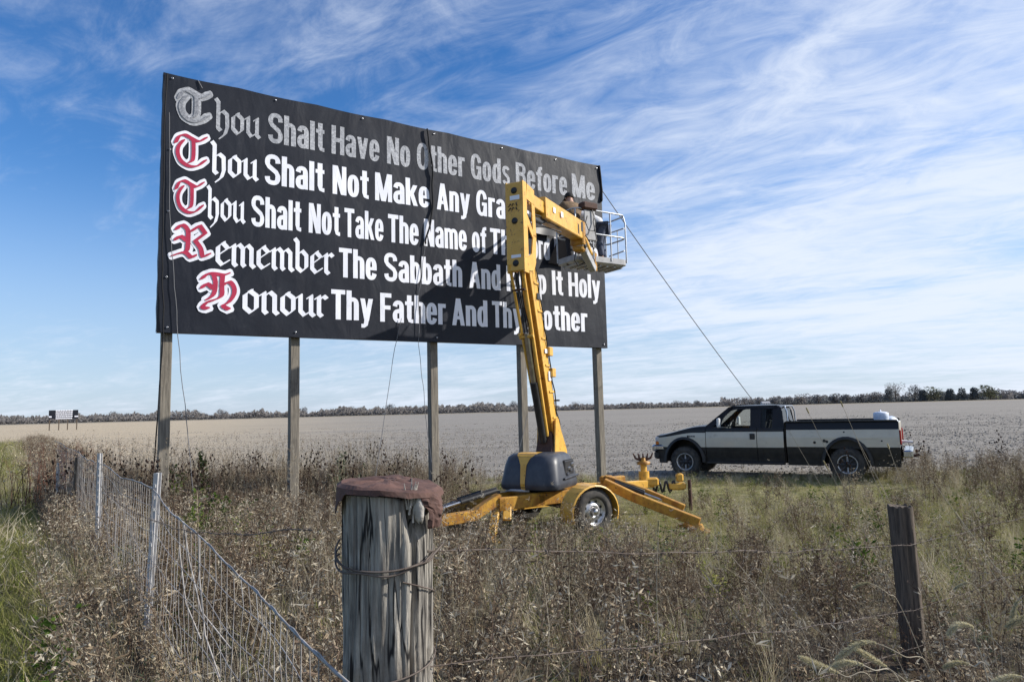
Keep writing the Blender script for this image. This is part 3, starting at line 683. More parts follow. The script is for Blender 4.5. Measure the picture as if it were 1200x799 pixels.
# yellow band down the middle of the front
mb = MB(); fr = lambda r, z, d: hp(-d, z, r)
prof = [(.705, .506, .05, .025), (.80, .528, .05, .03), (.86, .518, .055, .03), (1.10, .485, .06, .05), (1.20, .455, .10, .10), (1.255, .40, .15, .16), (1.285, .33, .17, .2), (1.292, .15, .17, .2)]
mb.grid([[fr(-.06-a, z, d-.004+.008), fr(-.06+b_, z, d-.004+.008)] for z, d, a, b_ in prof], smooth=False); mb.build('cover_stripe', 'yellow', cover)
# louvred opening on the right flank
mb = MB(); mb.box(hp(.12, 1.02, .478), (.42, .05, .26), (H, RR, UZ), bev=.02); mb.build('engine_bay', 'black', cover)
for k in range(4):
    mb = MB(); mb.box(hp(.02+k*.07, .92+.06*(k % 2)+.03*k, .508), (.10, .03, .05), (H, RR, UZ), bev=.008); mb.build('engine_fitting', 'steel' if k % 2 else 'darkgrey', cover)
mb = MB(); mb.beam(hp(-.2, .86, .53), hp(.42, .88, .53), .04, .03); mb.build('cover_lip', 'darkgrey', cover)
mb = MB(); mb.tube([hp(-.42, .67, -.42), hp(-.50, .69, -.30), hp(-.52, .69, -.1), hp(-.44, .68, .0)], .022, 8); mb.build('grab_handle', 'galv', lift)
# outriggers
def outrigger(pts, hgt, foot, ram=None, wd=.15):
    o = MB()
    for a, b_ in zip(pts[:-1], pts[1:]): o.beam(a, b_, wd, hgt)
    og = o.build('outrigger', 'orange', lift)
    f = Vector(foot); o = MB(); o.lathe([(0, .17), (.03, .17), (.05, .08), (.12, .05), (.12, 0)], f, UZ, 16); o.build('foot_pad', 'orange', og)
    if ram:
        o = MB(); a, b_ = Vector(ram[0]), Vector(ram[1]); mid = a.lerp(b_, .6)
        o.tube([a, mid], .040, 10); o.tube([mid, b_], .022, 10, mi=1); o.tube([a+UZ*.045, mid+UZ*.05, mid+UZ*.02], .012, 6); o.build('hydraulic_ram', ['black', 'steel'], og)
outrigger([tp(-.95, .25, .62), tp(-1.45, .28, .40), tp(-2.6, .32, .36)], .16, tp(-2.55, .32, .12), (tp(-1.0, .25, .74), tp(-2.1, .31, .54)))
outrigger([tp(-.9, -.3, .58), tp(-1.2, -.7, .36), tp(-1.5, -1.6, .18)], .18, tp(-1.5, -1.6, .0), (tp(-.95, -.35, .64), tp(-1.3, -1.1, .38)))
outrigger([Vector((1.50, 11.75, .74)), Vector((1.95, 11.55, .52)), Vector((2.92, 11.15, .14))], .15, (2.92, 11.15, .0), None, .12)
outrigger([Vector((1.55, 12.0, .80)), Vector((2.2, 11.85, .58)), Vector((2.8, 11.6, .32))], .09, (2.85, 11.55, .02), (Vector((1.7, 11.9, .72)), Vector((2.5, 11.70, .42))), .10)
# front left leg pointing to the camera: short strut and foot
mb = MB(); mb.beam(hp(-.75, .60, -.40), hp(-1.35, .10, -.22), .12, .14); mb.build('leg_strut', 'yellow', lift)
mb = MB(); mb.beam(hp(-.80, .56, -.22), hp(-1.02, .30, -.12), .13, .05); mb.build('leg_strut', 'yellow', lift)
mb = MB(); mb.beam(hp(-.70, .70, -.47), hp(-.72, .28, -.45), .10, .14); mb.build('leg_bracket', 'black', lift)
mb = MB(); mb.lathe([(0, .16), (.03, .16), (.05, .06), (.10, .05), (.10, 0)], hp(-1.4, .0, -.2), UZ, 16); mb.build('foot_pad', 'orange', lift)
mb = MB(); mb.box(hp(-.70, .52, -.55), (.22, .16, .26), (H, RR, UZ), bev=.02); mb.build('leg_hinge', 'orange', lift)
# tow bar, jack and coupler
mb = MB(); mb.beam(tp(1.1, .2, .62), tp(2.55, .0, .56), .10, .14); mb.beam(tp(1.1, -.25, .60), tp(2.2, -.04, .55), .09, .12); tow = mb.build('tow_bar', 'yellow', lift)
mb = MB(); mb.box(tp(1.35, .3, .70), (.5, .12, .20), (A, B, UZ), bev=.02); mb.box(tp(1.15, .36, .78), (.25, .10, .10), (A, B, UZ), bev=.02); mb.build('hinge_bracket', 'orange', lift)
jk = Vector((2.42, 13.05, 0))
mb = MB(); mb.tube([jk+UZ*.25, jk+UZ*.95], .06, 10); mb.tube([jk+UZ*.55, jk+UZ*.80], .10, 10); mb.box(jk+UZ*.60+Vector((.12, -.03, 0)), (.28, .14, .16), bev=.03); j_ = mb.build('jack', 'yellow', tow)
mb = MB(); mb.tube([jk+UZ*.02, jk+UZ*.30], .035, 8); mb.build('jack_leg', 'rustdark', tow)
mb = MB(); mb.lathe([(0, .12), (.05, .13), (.07, .05), (.13, .04)], jk+UZ*.92, UZ, 12); mb.build('jack_head', 'orange', tow)
for k in range(5):
    a = -.85+k*.42
    mb = MB(); mb.tube([jk+UZ*1.0+Vector((.05*a, 0, 0)), jk+UZ*1.04+Vector((.17*a, 0, 0)), jk+UZ*1.13+Vector((.22*a, 0, 0))], [.022, .022, .012], 7); mb.build('crown_prong', 'rustdark', tow)
mb = MB(); mb.tube([jk+UZ*.50+Vector((.1+.02*i, .02, .11*math.sin(i*.9))) for i in range(26)], .022, 7); mb.build('hose_coil', 'black', tow)
mb = MB(); mb.box(jk+Vector((.62, .05, .50)), (.34, .12, .14), bev=.03); mb.box(jk+Vector((.68, .05, .66)), (.14, .10, .16), bev=.03); mb.build('coupler', 'yellow', tow)
mb = MB(); mb.tube([jk+Vector((.85, .0, .05)), jk+Vector((.85, 0, .62))], .035, 8); mb.build('jack_stand', 'rustdark', tow)
# slew column and boom foot
mb = MB(); mb.box(hp(.20, 1.42, .08), (.34, .34, .40), (H, RR, UZ), bev=.03, taper=.72); mb.build('boom_foot', 'rustdark', lift)
for sg in (-1, 1):
    mb = MB(); M_ = Matrix.Translation(hp(.28, 1.22, .10+sg*.16)) @ Matrix(((H.x, RR.x, 0), (H.y, RR.y, 0), (0, 0, 1))).to_4x4()
    M_ = Matrix(((H.x, RR.x, 0, 0), (H.y, RR.y, 0, 0), (0, 0, 1, 0), (0, 0, 0, 1))); M_.translation = hp(.28, 1.22, .10+sg*.16)
    mb.prism([(-.22, 0), (.34, .0), (.30, .10), (.08, .42), (-.02, .62), (-.14, .60)], .025, M_); mb.build('side_plate', 'yellow', lift)
# lower boom
def hbeam(s0, z0, s1, z1, w_, h, r=0, r1=None): 
    mb = MB(); mb.beam(hp(s0, z0, r), hp(s1, z1, r if r1 is None else r1), w_, h, up=H, bev=.012); return mb
lb = hbeam(.36, 1.50, -.72, 4.45, .17, .19, .12, .22).build('lower_boom', 'yellow', lift)
for sg in (-1, 1):
    mb = MB(); mb.beam(hp(.22, 1.56, .12+sg*.08), hp(-.86, 4.38, .22+sg*.08), .018, .09, up=H, bev=.004); mb.build('boom_flange', 'yellow', lb)
for s_, z_ in ((.075, 2.95), (-.02, 2.62)):
    pass
for t_ in (.42, .30, .14):
    c = hp(.36, 1.50, .12).lerp(hp(-.72, 4.45, .22), t_+.08); mb = MB(); mb.box(c+H*.12+RR*.10+UZ*0, (.15, .09, .15) if t_ > .2 else (.05, .14, .03), (H, RR, UZ), bev=.01); mb.build('cable_bracket', 'yellow' if t_ > .2 else 'black', lb)
hb = hbeam(.06, 1.55, -.98, 4.30, .05, .06, .14, .24); hb.build('link_rod', 'yellow', lift)
hb = hbeam(-.10, 1.95, -1.08, 4.32, .042, .05, .02, .06); hb.build('link_rod', 'yellow', lift)
mb = MB(); mb.tube([hp(.05, 1.45, .07), hp(-.33, 2.45, .09)], .065, 12); cyl = mb.build('lift_cylinder', 'black', lift)
mb = MB(); mb.tube([hp(-.33, 2.45, .09), hp(-.64, 3.25, .12)], .045, 12); mb.build('cylinder_rod', 'steel', cyl)
mb = MB(); mb.tube([hp(-.64, 3.18, -.0), hp(-.62, 3.2, .24)], .03, 8); mb.beam(hp(-.70, 3.22, .02), hp(-.42, 3.2, .04), .03, .06); mb.build('cross_pin', 'yellow', lift)
mb = MB(); mb.tube([hp(-.93, 3.92, .02), hp(-.90, 3.93, .24)], .02, 8); mb.build('rod_clamp', 'rustdark', lift)
for k in range(3):
    mb = MB(); mb.tube([hp(.12-1.05*i/14+.03*math.sin(i*1.3+k), 1.5+2.8*i/14, .0+.08*i/14+.04*k+.015*math.sin(i)) for i in range(15)], .011, 6); mb.build('hydraulic_hose', 'black', lift)
def hk(s, z, r=0): return hp(s, z, r+.20)
for t_ in (.12, .27, .42, .57, .72, .87):
    c = hp(.36, 1.50, .12).lerp(hp(-.72, 4.45, .22), t_); mb = MB(); mb.box(c+RR*.098, (.20, .012, .035), (H, RR, UZ), bev=.003); mb.build('stiffener', 'yellow', lb)
for t_, sz in ((.36, (.10, .006, .16)), (.50, (.12, .006, .07)), (.80, (.11, .006, .10))):
    c = hp(.36, 1.50, .12).lerp(hp(-.72, 4.45, .22), t_); mb = MB(); mb.box(c+RR*.101, sz, (H, RR, UZ)); mb.build('decal', 'letter' if t_ < .7 else 'black', lb)
mb = MB(); mb.tube([hp(.42-1.08*i/16+.02*math.sin(i*1.9), 1.6+2.85*i/16, .23+.09*i/16+.012*math.sin(i*2.3)) for i in range(17)], .012, 6); mb.build('cable', 'black', lb)
# knuckle between the two booms
def hplate(poly, r, th=.02):
    mb = MB(); M_ = Matrix(((H.x, RR.x, 0, 0), (H.y, RR.y, 0, 0), (0, 0, 1, 0), (0, 0, 0, 1))); M_.translation = T0+RR*(r+.20)
    mb.prism(poly, th, M_); return mb
mb = MB(); mb.box(hk(-1.02, 4.93, -.03), (.10, .30, 1.46), (H, RR, UZ), bev=.015); kn = mb.build('knuckle', 'yellow', lift)
for r in (-.175, .115):
    for poly in ([(-1.07, 4.18), (-.90, 4.18), (-.93, 5.67), (-1.07, 5.67)], [(-.90, 5.66), (-.93, 5.40), (-.62, 5.36), (-.62, 5.62)], [(-.90, 4.22), (-.70, 4.25), (-.62, 4.40), (-.58, 4.86), (-.70, 4.86), (-.78, 4.52), (-.91, 4.45)], [(-.58, 4.82), (-.62, 5.38), (-.74, 5.38), (-.70, 4.84)], [(-.92, 4.98), (-.70, 4.78), (-.69, 4.90), (-.92, 5.14)]):
        hplate(poly, r).build('knuckle_plate', 'yellow', kn)
for z_, l_ in ((5.52, 'round bolt hole'), (5.02, ''), (4.33, '')):
    mb = MB(); mb.lathe([(0, .055), (.012, .05), (.012, .0)], hk(-1.071, z_, -.03), -H, 16); mb.build('pivot_pin', 'black', kn)
for z_, hh in ((5.40, .07), (4.44, .05)):
    mb = MB(); mb.box(hk(-1.073, z_, -.02), (.008, .17, hh), (H, RR, UZ)); mb.build('decal', 'letter', kn)
for k in range(3):   # curled marks above the middle pin
    for j in range(2):
        mb = MB(); mb.tube([hk(-1.076, 5.22+j*.065+.022*math.sin(a_)+.0, -.115+k*.07+.025*math.cos(a_*.5+k)) for a_ in [i*.8 for i in range(8)]], .006, 5); mb.build('mark', 'black', kn)
# upper boom
ub = MB(); ub.beam(hp(-.98, 5.50, .17), hp(.10, 5.54, .10), .19, .22, bev=.012); ub.beam(hp(.08, 5.54, .10), hp(2.30, 5.66, -.03), .26, .38, bev=.015); ub = ub.build('upper_boom', 'yellow', lift)
mb = MB(); mb.beam(hp(-.3, 5.25, .12), hp(.3, 5.36, .09), .07, .08, bev=.01); mb.tube([hp(-.62, 5.22, .16), hp(.15, 5.30, .1)], .045, 10); mb.build('boom_cylinder', 'black', ub)
mb = MB(); mb.tube([hp(-.2, 5.16, .02), hp(.5, 5.30, .04), hp(1.1, 5.34, .1)], .014, 6); mb.build('hose', 'black', ub)
mb = MB(); mb.box(hp(2.36, 5.60, -.03), (.16, .30, .50), (H, RR, UZ), bev=.02); mb.box(hp(2.42, 5.38, -.03), (.22, .24, .3), (H, RR, UZ), bev=.03); mb.build('boom_head', 'orange', ub)
mb = MB(); mb.lathe([(0, .07), (.02, .06), (.02, .0)], hp(2.42, 5.36, .10), RR, 14); mb.build('pivot_pin', 'black', ub)
mb = MB(); mb.box(hp(1.35, 5.61, .104), (.95, .008, .13), (H, RR, UZ)); mb.build('decal', 'orange', ub)
for s_, z_ in ((.5, 5.62), (.9, 5.64), (2.05, 5.68)):
    mb = MB(); mb.box(hp(s_, z_-.03, .10-.06*(s_-.1)/2.2+.132), (.10, .008, .10 if s_ < 1 else .2), (H, RR, UZ)); mb.build('decal', 'letter' if s_ < 1 else 'black', ub)
mb = MB(); mb.tube([hp(-.4+2.7*i/14, 5.36+.32*i/14-.12*math.sin(math.pi*i/14)-.02*math.sin(i*2), .16-.1*i/14) for i in range(15)], .012, 6); mb.build('hose', 'black', ub)
# jib down to the basket
mb = MB(); mb.beam(hp(2.42, 5.78, .0), hp(3.18, 5.22, .0), .07, .08); mb.build('jib_arm', 'yellow', lift)
mb = MB(); mb.beam(hp(2.34, 5.40, .02), hp(3.10, 4.98, .02), .14, .15); mb.build('jib_arm', 'tub', lift)
mb = MB(); mb.beam(hp(3.14, 4.95, .0), hp(3.16, 5.34, .0), .16, .12, up=H); mb.build('jib_bracket', 'orange', lift)
mb = MB(); mb.tube([hp(2.50, 5.46, -.02), hp(3.05, 5.16, -.02)], .03, 8); mb.build('jib_cylinder', 'steel', lift)
mb = MB(); mb.tube([hp(2.35, 5.55, .14), hp(2.62, 5.30, .22), hp(2.75, 5.55, .24), hp(2.7, 5.9, .2), hp(2.78, 6.05, .2)], .012, 6); mb.tube([hp(2.4, 5.30, -.10), hp(2.35, 5.05, -.12), hp(2.55, 4.98, -.12), hp(2.9, 5.1, -.1)], .012, 6); mb.build('control_cable', 'black', lift)
# basket
BC = Vector((1.83, 14.93, 0)); BX = D; BY = -NN     # along the banner, towards the banner
def kp(x, y, z): return BC+BX*x+BY*y+UZ*z
bk = thing2('basket', lift, kp(0, 0, 5.16))
BL_, BD_ = .72, .36
def brr(x, y, z, r=.10, n=4, hx=BL_, hy=BD_):
    pts = []
    for q, (sx, sy) in enumerate(((1, 1), (-1, 1), (-1, -1), (1, -1))):
        for i in range(n+1):
            an = R(90*q+90*i/n); pts.append(kp(x+sx*(hx-r)+math.cos(an)*r, y+sy*(hy-r)+math.sin(an)*r, z))
    return pts
mb = MB(); o_ = brr(0, 0, 5.27); rows = [brr(0, 0, 5.11, hx=BL_-.08, hy=BD_-.06), brr(0, 0, 5.15), o_, brr(0, 0, 5.27, hx=BL_-.03, hy=BD_-.03), brr(0, 0, 5.16, hx=BL_-.04, hy=BD_-.04)]
mb.grid(rows, close=True, smooth=False); mb.add(rows[-1], [tuple(range(len(o_)))]); mb.add(rows[0][::-1], [tuple(range(len(o_)))]); mb.build('basket_floor', 'tub', bk)
for k in range(7):
    x = -.6+k*.2; mb = MB(); mb.beam(kp(x, -BD_+.08, 5.095), kp(x, BD_-.08, 5.095), .05, .04); mb.build('floor_rib', 'tub', bk)
for zz, top in ((6.28, True), (5.76, False)):
    pts = brr(0, 0, zz, .16); pts.append(pts[0])
    mb = MB(); mb.tube(pts, .019, 8); mb.build('guard_rail', 'rail', bk)
for x in (-BL_, -.25, .25, BL_):
    for y in (-BD_, BD_):
        if abs(x) > .5: q = math.copysign(.06, x); r_ = math.copysign(.06, y); P = [kp(x-q*.3, y-r_*.3, 5.2), kp(x-q*.3, y-r_*.3, 6.1), kp(x-q*.8, y-r_*.8, 6.27)]
        else: P = [kp(x, y, 5.2), kp(x, y, 6.27)]
        mb = MB(); mb.tube(P, .017, 8); mb.build('rail_post', 'rail', bk)
mb = MB(); mb.tube([kp(BL_, -.05, 5.2), kp(BL_+.0, -.05, 6.0)], .012, 8); mb.tube([kp(BL_, -BD_+.1, 5.50), kp(BL_, BD_-.1, 5.48)], .016, 8); mb.tube([kp(BL_+.02, -BD_+.1, 6.02), kp(BL_, BD_-.1, 6.02)], .016, 8); mb.build('end_rail', 'rail', bk)
mb = MB(); mb.box(kp(-.36, -BD_-.04, 5.92), (.30, .03, .66), (BX, BY, UZ), bev=.012); mb.build('front_panel', 'tub', bk)
mb = MB(); mb.box(kp(-.36, -BD_-.0, 6.34), (.40, .22, .16), (BX, BY, UZ), bev=.03); mb.build('control_box', 'rustdark', bk)
mb = MB(); mb.tube([kp(-.31+.0, -BD_-.07, 6.28), kp(-.24, -BD_-.10, 6.0), kp(-.31, -BD_-.12, 5.78), kp(-.46, -BD_-.12, 5.78), kp(-.52, -BD_-.10, 5.95), kp(-.46, -BD_-.09, 6.1)], .011, 6); mb.build('cable_loop', 'black', bk)
# tarp hanging in front of the banner below the boom head
mb = MB(); rows = []
for j in range(9):
    v = j/8; row = []
    for i in range(13):
        u = i/12
        row.append(bp_(8.02+.38*(1-v)+(.34+.28*v)*u, 6.12+.01*math.sin(u*7)-.76*v, .10+.018*math.sin(u*5+v*2)+.01*nz(u, v, 0, 3)))
    rows.append(row)
mb.grid(rows); tag(mb.build('tarp', 'tarp', None, bp_(8.2, 5.4, .1)), 'black tarp hanging against the banner between the boom head and the lettering', 'tarp')
mb = MB(); rows = []
for j in range(7):
    v = j/6
    rows.append([bp_(7.52+.75*i/10+.10*v, 6.24-.03*i/10-.20*v, .06+.06*v+.012*math.sin(i*.7+v*2)) for i in range(11)])
mb.grid(rows); tag(mb.build('vinyl_flap', 'black', None, bp_(7.8, 6.0, .1)), 'loose dark vinyl flap hanging off the banner under the upper boom', 'banner flap')

# ------------------------------------------------------------------ the two workers
def skin(name, chains, material, parent, sub=1):
    """chains: lists of (point, radius); equal points are joined"""
    vs, es, rs, idx = [], [], [], {}
    for ch in chains:
        prev = None
        for p, r in ch:
            k = tuple(round(c, 4) for c in p)
            if k not in idx: idx[k] = len(vs); vs.append(p); rs.append(r)
            i = idx[k]
            if prev is not None and (prev, i) not in es: es.append((prev, i))
            prev = i
    me = bpy.data.meshes.new(name); me.from_pydata([tuple(v) for v in vs], es, []); me.materials.append(MAT[material])
    o = bpy.data.objects.new(name, me); col.objects.link(o)
    md = o.modifiers.new('skin', 'SKIN'); md.use_smooth_shade = True
    sv = me.skin_vertices[0].data if me.skin_vertices else None
    if sv is None:
        bm = bmesh.new(); bm.from_mesh(me); bm.verts.layers.skin.verify(); bm.to_mesh(me); bm.free(); sv = me.skin_vertices[0].data
    for i, r in enumerate(rs): sv[i].radius = (r, r) if not isinstance(r, tuple) else r; sv[i].use_root = (i == 0)
    sb = o.modifiers.new('sub', 'SUBSURF'); sb.levels = sub; sb.render_levels = sub
    attach(o, parent); return o
def person(label, base, fwd, J, top, bottom, hat, shirt_hem=None):
    """J: joints in a body frame (right, forward, up) relative to base"""
    Fd = Vector(fwd).normalized(); Rt = Vector((Fd.y, -Fd.x, 0)); base = Vector(base)
    P = lambda q: base+Rt*q[0]+Fd*q[1]+UZ*q[2]
    p = thing('person', label, 'person', base)
    j = {k: P(v) for k, v in J.items()}
    chains = [[(j['pelvis'], .13), (j['waist'], .115), (j['chest'], .15), (j['neck'], .055), (j['skull'], .085), (j['crown'], .06)]]
    for s in 'LR':
        chains.append([(j['chest'], .15), (j['sh'+s], .062), (j['el'+s], .043), (j['wr'+s], .029), (j['ha'+s], .034)])
        hd = (j['ha'+s]-j['wr'+s]).normalized(); sd = hd.cross(Fd).normalized() if abs(hd.dot(Fd)) < .9 else hd.cross(UZ).normalized(); nd = hd.cross(sd)
        for k in range(4):
            b0 = j['ha'+s]; a1 = b0+hd*.045+sd*(.026*(k-1.5)); a2 = a1+hd*(.03-.004*abs(k-1.3))+nd*.018; a3 = a2+hd*.016+nd*.022
            chains.append([(b0, .034), (a1, .0095), (a2, .009), (a3, .008)])
        b0 = j['ha'+s]; chains.append([(b0, .034), (b0+sd*.045+hd*.005, .011), (b0+sd*.062+hd*.035+nd*.01, .009)])
        chains.append([(j['pelvis'], .13), (j['hp'+s], .095), (j['kn'+s], .06), (j['an'+s], .042), (j['to'+s], .04)])
    nose = j['skull']+Fd*.105
    skin('body', chains, 'skin', p, 1)
    mb = MB(); S = j['skull']; up = (j['crown']-j['skull']).normalized(); fw = (Fd-up*Fd.dot(up)).normalized(); rt = fw.cross(up)
    mb.beam(S+fw*.08-up*.0, S+fw*.112-up*.02, .022, .035, up=up, bev=.006); mb.build('nose', 'skin', p)
    for sg in (-1, 1):
        mb = MB(); mb.lathe([(0, .011), (.006, .008), (.008, 0)], S+fw*.080+rt*(sg*.032)+up*.015, fw, 8); mb.build('eye', 'cap', p)
        mb = MB(); mb.box(S+rt*(sg*.088)-up*.01, (.014, .03, .05), (rt, fw, up), bev=.006); mb.build('ear', 'skin', p)
    mb = MB(); mb.box(S+fw*.088-up*.05, (.045, .008, .008), (rt, fw, up)); mb.build('mouth', 'red', p)
    # clothing as closed layers following the limbs
    cl = [[(j['pelvis']+UZ*.02, .165), (j['waist'], .155), (j['chest'], .185), (j['neck']-(j['neck']-j['chest'])*.35, .10)]]
    for s in 'LR': cl.append([(j['chest'], .185), (j['sh'+s], .088), (j['el'+s], .066), (j['wr'+s]-(j['wr'+s]-j['el'+s])*.08, .048)])
    skin('jacket' if top != 'shirt' else 'shirt', cl, top, p)
    if shirt_hem: skin('shirt_hem', [[(j['pelvis']-UZ*.03, .172), (j['pelvis']+(j['waist']-j['pelvis'])*.6, .170)]], shirt_hem, p)
    cl = []
    for s in 'LR': cl.append([(j['pelvis'], .155), (j['hp'+s], .122), (j['kn'+s], .086), (j['an'+s]+(j['kn'+s]-j['an'+s])*.10, .070)])
    skin('trousers', cl, bottom, p)
    for s in 'LR':
        d_ = (j['to'+s]-j['an'+s]); skin('boot', [[(j['an'+s]+(j['kn'+s]-j['an'+s])*.12, .055), (j['an'+s]-UZ*.02, .058), (j['to'+s]+d_*.1-UZ*.012, .045)]], 'boot', p)
    if hat:
        mb = MB(); mb.lathe([(-.03, .102), (.0, .108), (.045, .10), (.085, .07), (.10, .0)], S+up*.035, up, 16); h_ = mb.build('cap', 'cap', p)
        mb = MB(); mb.box(S+fw*.13+up*.035, (.15, .11, .012), (rt, fw, up), bev=.004); mb.build('cap_peak', 'cap', h_)
    else:
        mb = MB(); mb.lathe([(-.05, .096), (.0, .102), (.045, .094), (.08, .062), (.092, .0)], S+up*.03-fw*.012, up, 16); mb.build('hair', 'jacket', p)
    return p
tow_ = Vector((-NN.x, -NN.y, 0))
stand = dict(pelvis=(0, 0, .88), waist=(0, .03, 1.02), chest=(0, .10, 1.26), neck=(0, .14, 1.43), skull=(0, .18, 1.54), crown=(0, .20, 1.63),
  shL=(-.19, .12, 1.36), elL=(-.26, .34, 1.22), wrL=(-.20, .56, 1.34), haL=(-.18, .64, 1.38), shR=(.19, .12, 1.36), elR=(.27, .36, 1.30), wrR=(.20, .56, 1.50), haR=(.18, .63, 1.56),
  hpL=(-.10, 0, .82), knL=(-.12, .05, .47), anL=(-.12, -.02, .09), toL=(-.14, .13, .05), hpR=(.10, 0, .82), knR=(.13, .03, .47), anR=(.13, -.04, .09), toR=(.16, .11, .05))
person('person in a brown jacket and black cap standing in the left end of the basket', kp(-.52, -.06, 5.10), tow_+BX*.15, stand, 'jacket', 'darkpants', True)
bent = dict(pelvis=(0, -.10, .86), waist=(0, .02, .97), chest=(-.02, .24, 1.10), neck=(-.03, .38, 1.20), skull=(-.03, .48, 1.24), crown=(-.03, .55, 1.29),
  shL=(-.20, .28, 1.14), elL=(-.28, .46, .98), wrL=(-.22, .66, 1.10), haL=(-.2, .73, 1.14), shR=(.17, .28, 1.16), elR=(.25, .5, 1.08), wrR=(.16, .70, 1.16), haR=(.14, .77, 1.19),
  hpL=(-.10, -.12, .80), knL=(-.13, -.06, .46), anL=(-.13, -.12, .09), toL=(-.15, .03, .05), hpR=(.10, -.12, .80), knR=(.12, -.04, .46), anR=(.12, -.13, .09), toR=(.15, .02, .05))
person('person in blue jeans and white shirt bending over in the right basket end', kp(.16, -.02, 5.18), tow_-BX*.75, bent, 'shirt', 'jeans', False)

# ------------------------------------------------------------------ pickup truck
TA = Vector((4.60, 18.75, .09)); TX = (Vector((8.02, 16.72, 0))-Vector((4.60, 18.75, 0))).normalized(); TY = Vector((-TX.y, TX.x, 0))   # rearwards, away from the camera
def kt(x, y, z): return TA+TX*x+TY*(y+1.0)+UZ*z       # y = 0 on the centre line, -1 on the near side
truck = thing('pickup_truck', 'black and beige extended cab pickup truck parked at the edge of the field', 'pickup truck', kt(2, 0, 0))
def ty(z):       # half width of the body over height
    return {0: 0}.get(z, .93+.07*sstep(.35, .85, z)-.03*sstep(1.0, 1.3, z)-.05*sstep(1.25, 1.45, z))
def arch(x):
    b = .36
    for cx_ in (0, 3.98):
        r = .50
        if abs(x-cx_) < r: b = max(b, .40+math.sqrt(r*r-(x-cx_)**2)*1.22)
    return b
def side_panel(name, xa, xb, ztop, zmid=.80, zbei=1.20, sd=-1, nx=24, bot=None, parent=None, nose=0):
    """body side between two stations; black below zmid, beige band, black above zbei(x)"""
    zs_ = [.36, .50, .66, .80, .90, 1.0, 1.1]
    mb = MB(); rows = []; X_ = [xa+(xb-xa)*i/nx for i in range(nx+1)]
    for x in X_:
        zt = ztop(x); ze = min(zbei(x) if callable(zbei) else zbei, zt-.001); lo = max(arch(x), bot or .36)
        zz = [lo]+[max(z, lo) for z in (.5, .66, zmid, .95, 1.05)]+[max(ze, lo+.01), max((ze+zt)/2, lo+.015), max(zt, lo+.02)]
        nb = -.10*sstep(-.45, -.84, x)
        rows.append([kt(x, sd*(ty(z)+nb), z) for z in zz])
    k = len(rows[0]); b0 = len(mb.v); mb.v += [tuple(v) for r in rows for v in r]
    for i in range(nx):
        for j in range(k-1):
            mi = 0 if j < 3 else (1 if j < 6 else 2)
            f = [b0+i*k+j, b0+(i+1)*k+j, b0+(i+1)*k+j+1, b0+i*k+j+1]
            mb.f.append(f if sd < 0 else f[::-1]); mb.m.append(mi); mb.sm.append(False)
    # returns so that the panel has an edge
    for r in (rows[0], rows[-1]):
        inn = [Vector(v)-TY*(sd*.05) for v in r]; mb.grid([r, inn], 0, False)
    mb.grid([[r[0] for r in rows], [Vector(r[0])-TY*(sd*.10) for r in rows]], 0, False)
    return mb.build(name, ['trim', 'tbeige', 'tpaint'], parent or truck)
hood = lambda x: 1.12+.24*sstep(-.85, .55, x)*1.0+.02*math.sin((x+.8)*2)
bei = lambda x: 1.05+.13*sstep(-.8, .3, x)
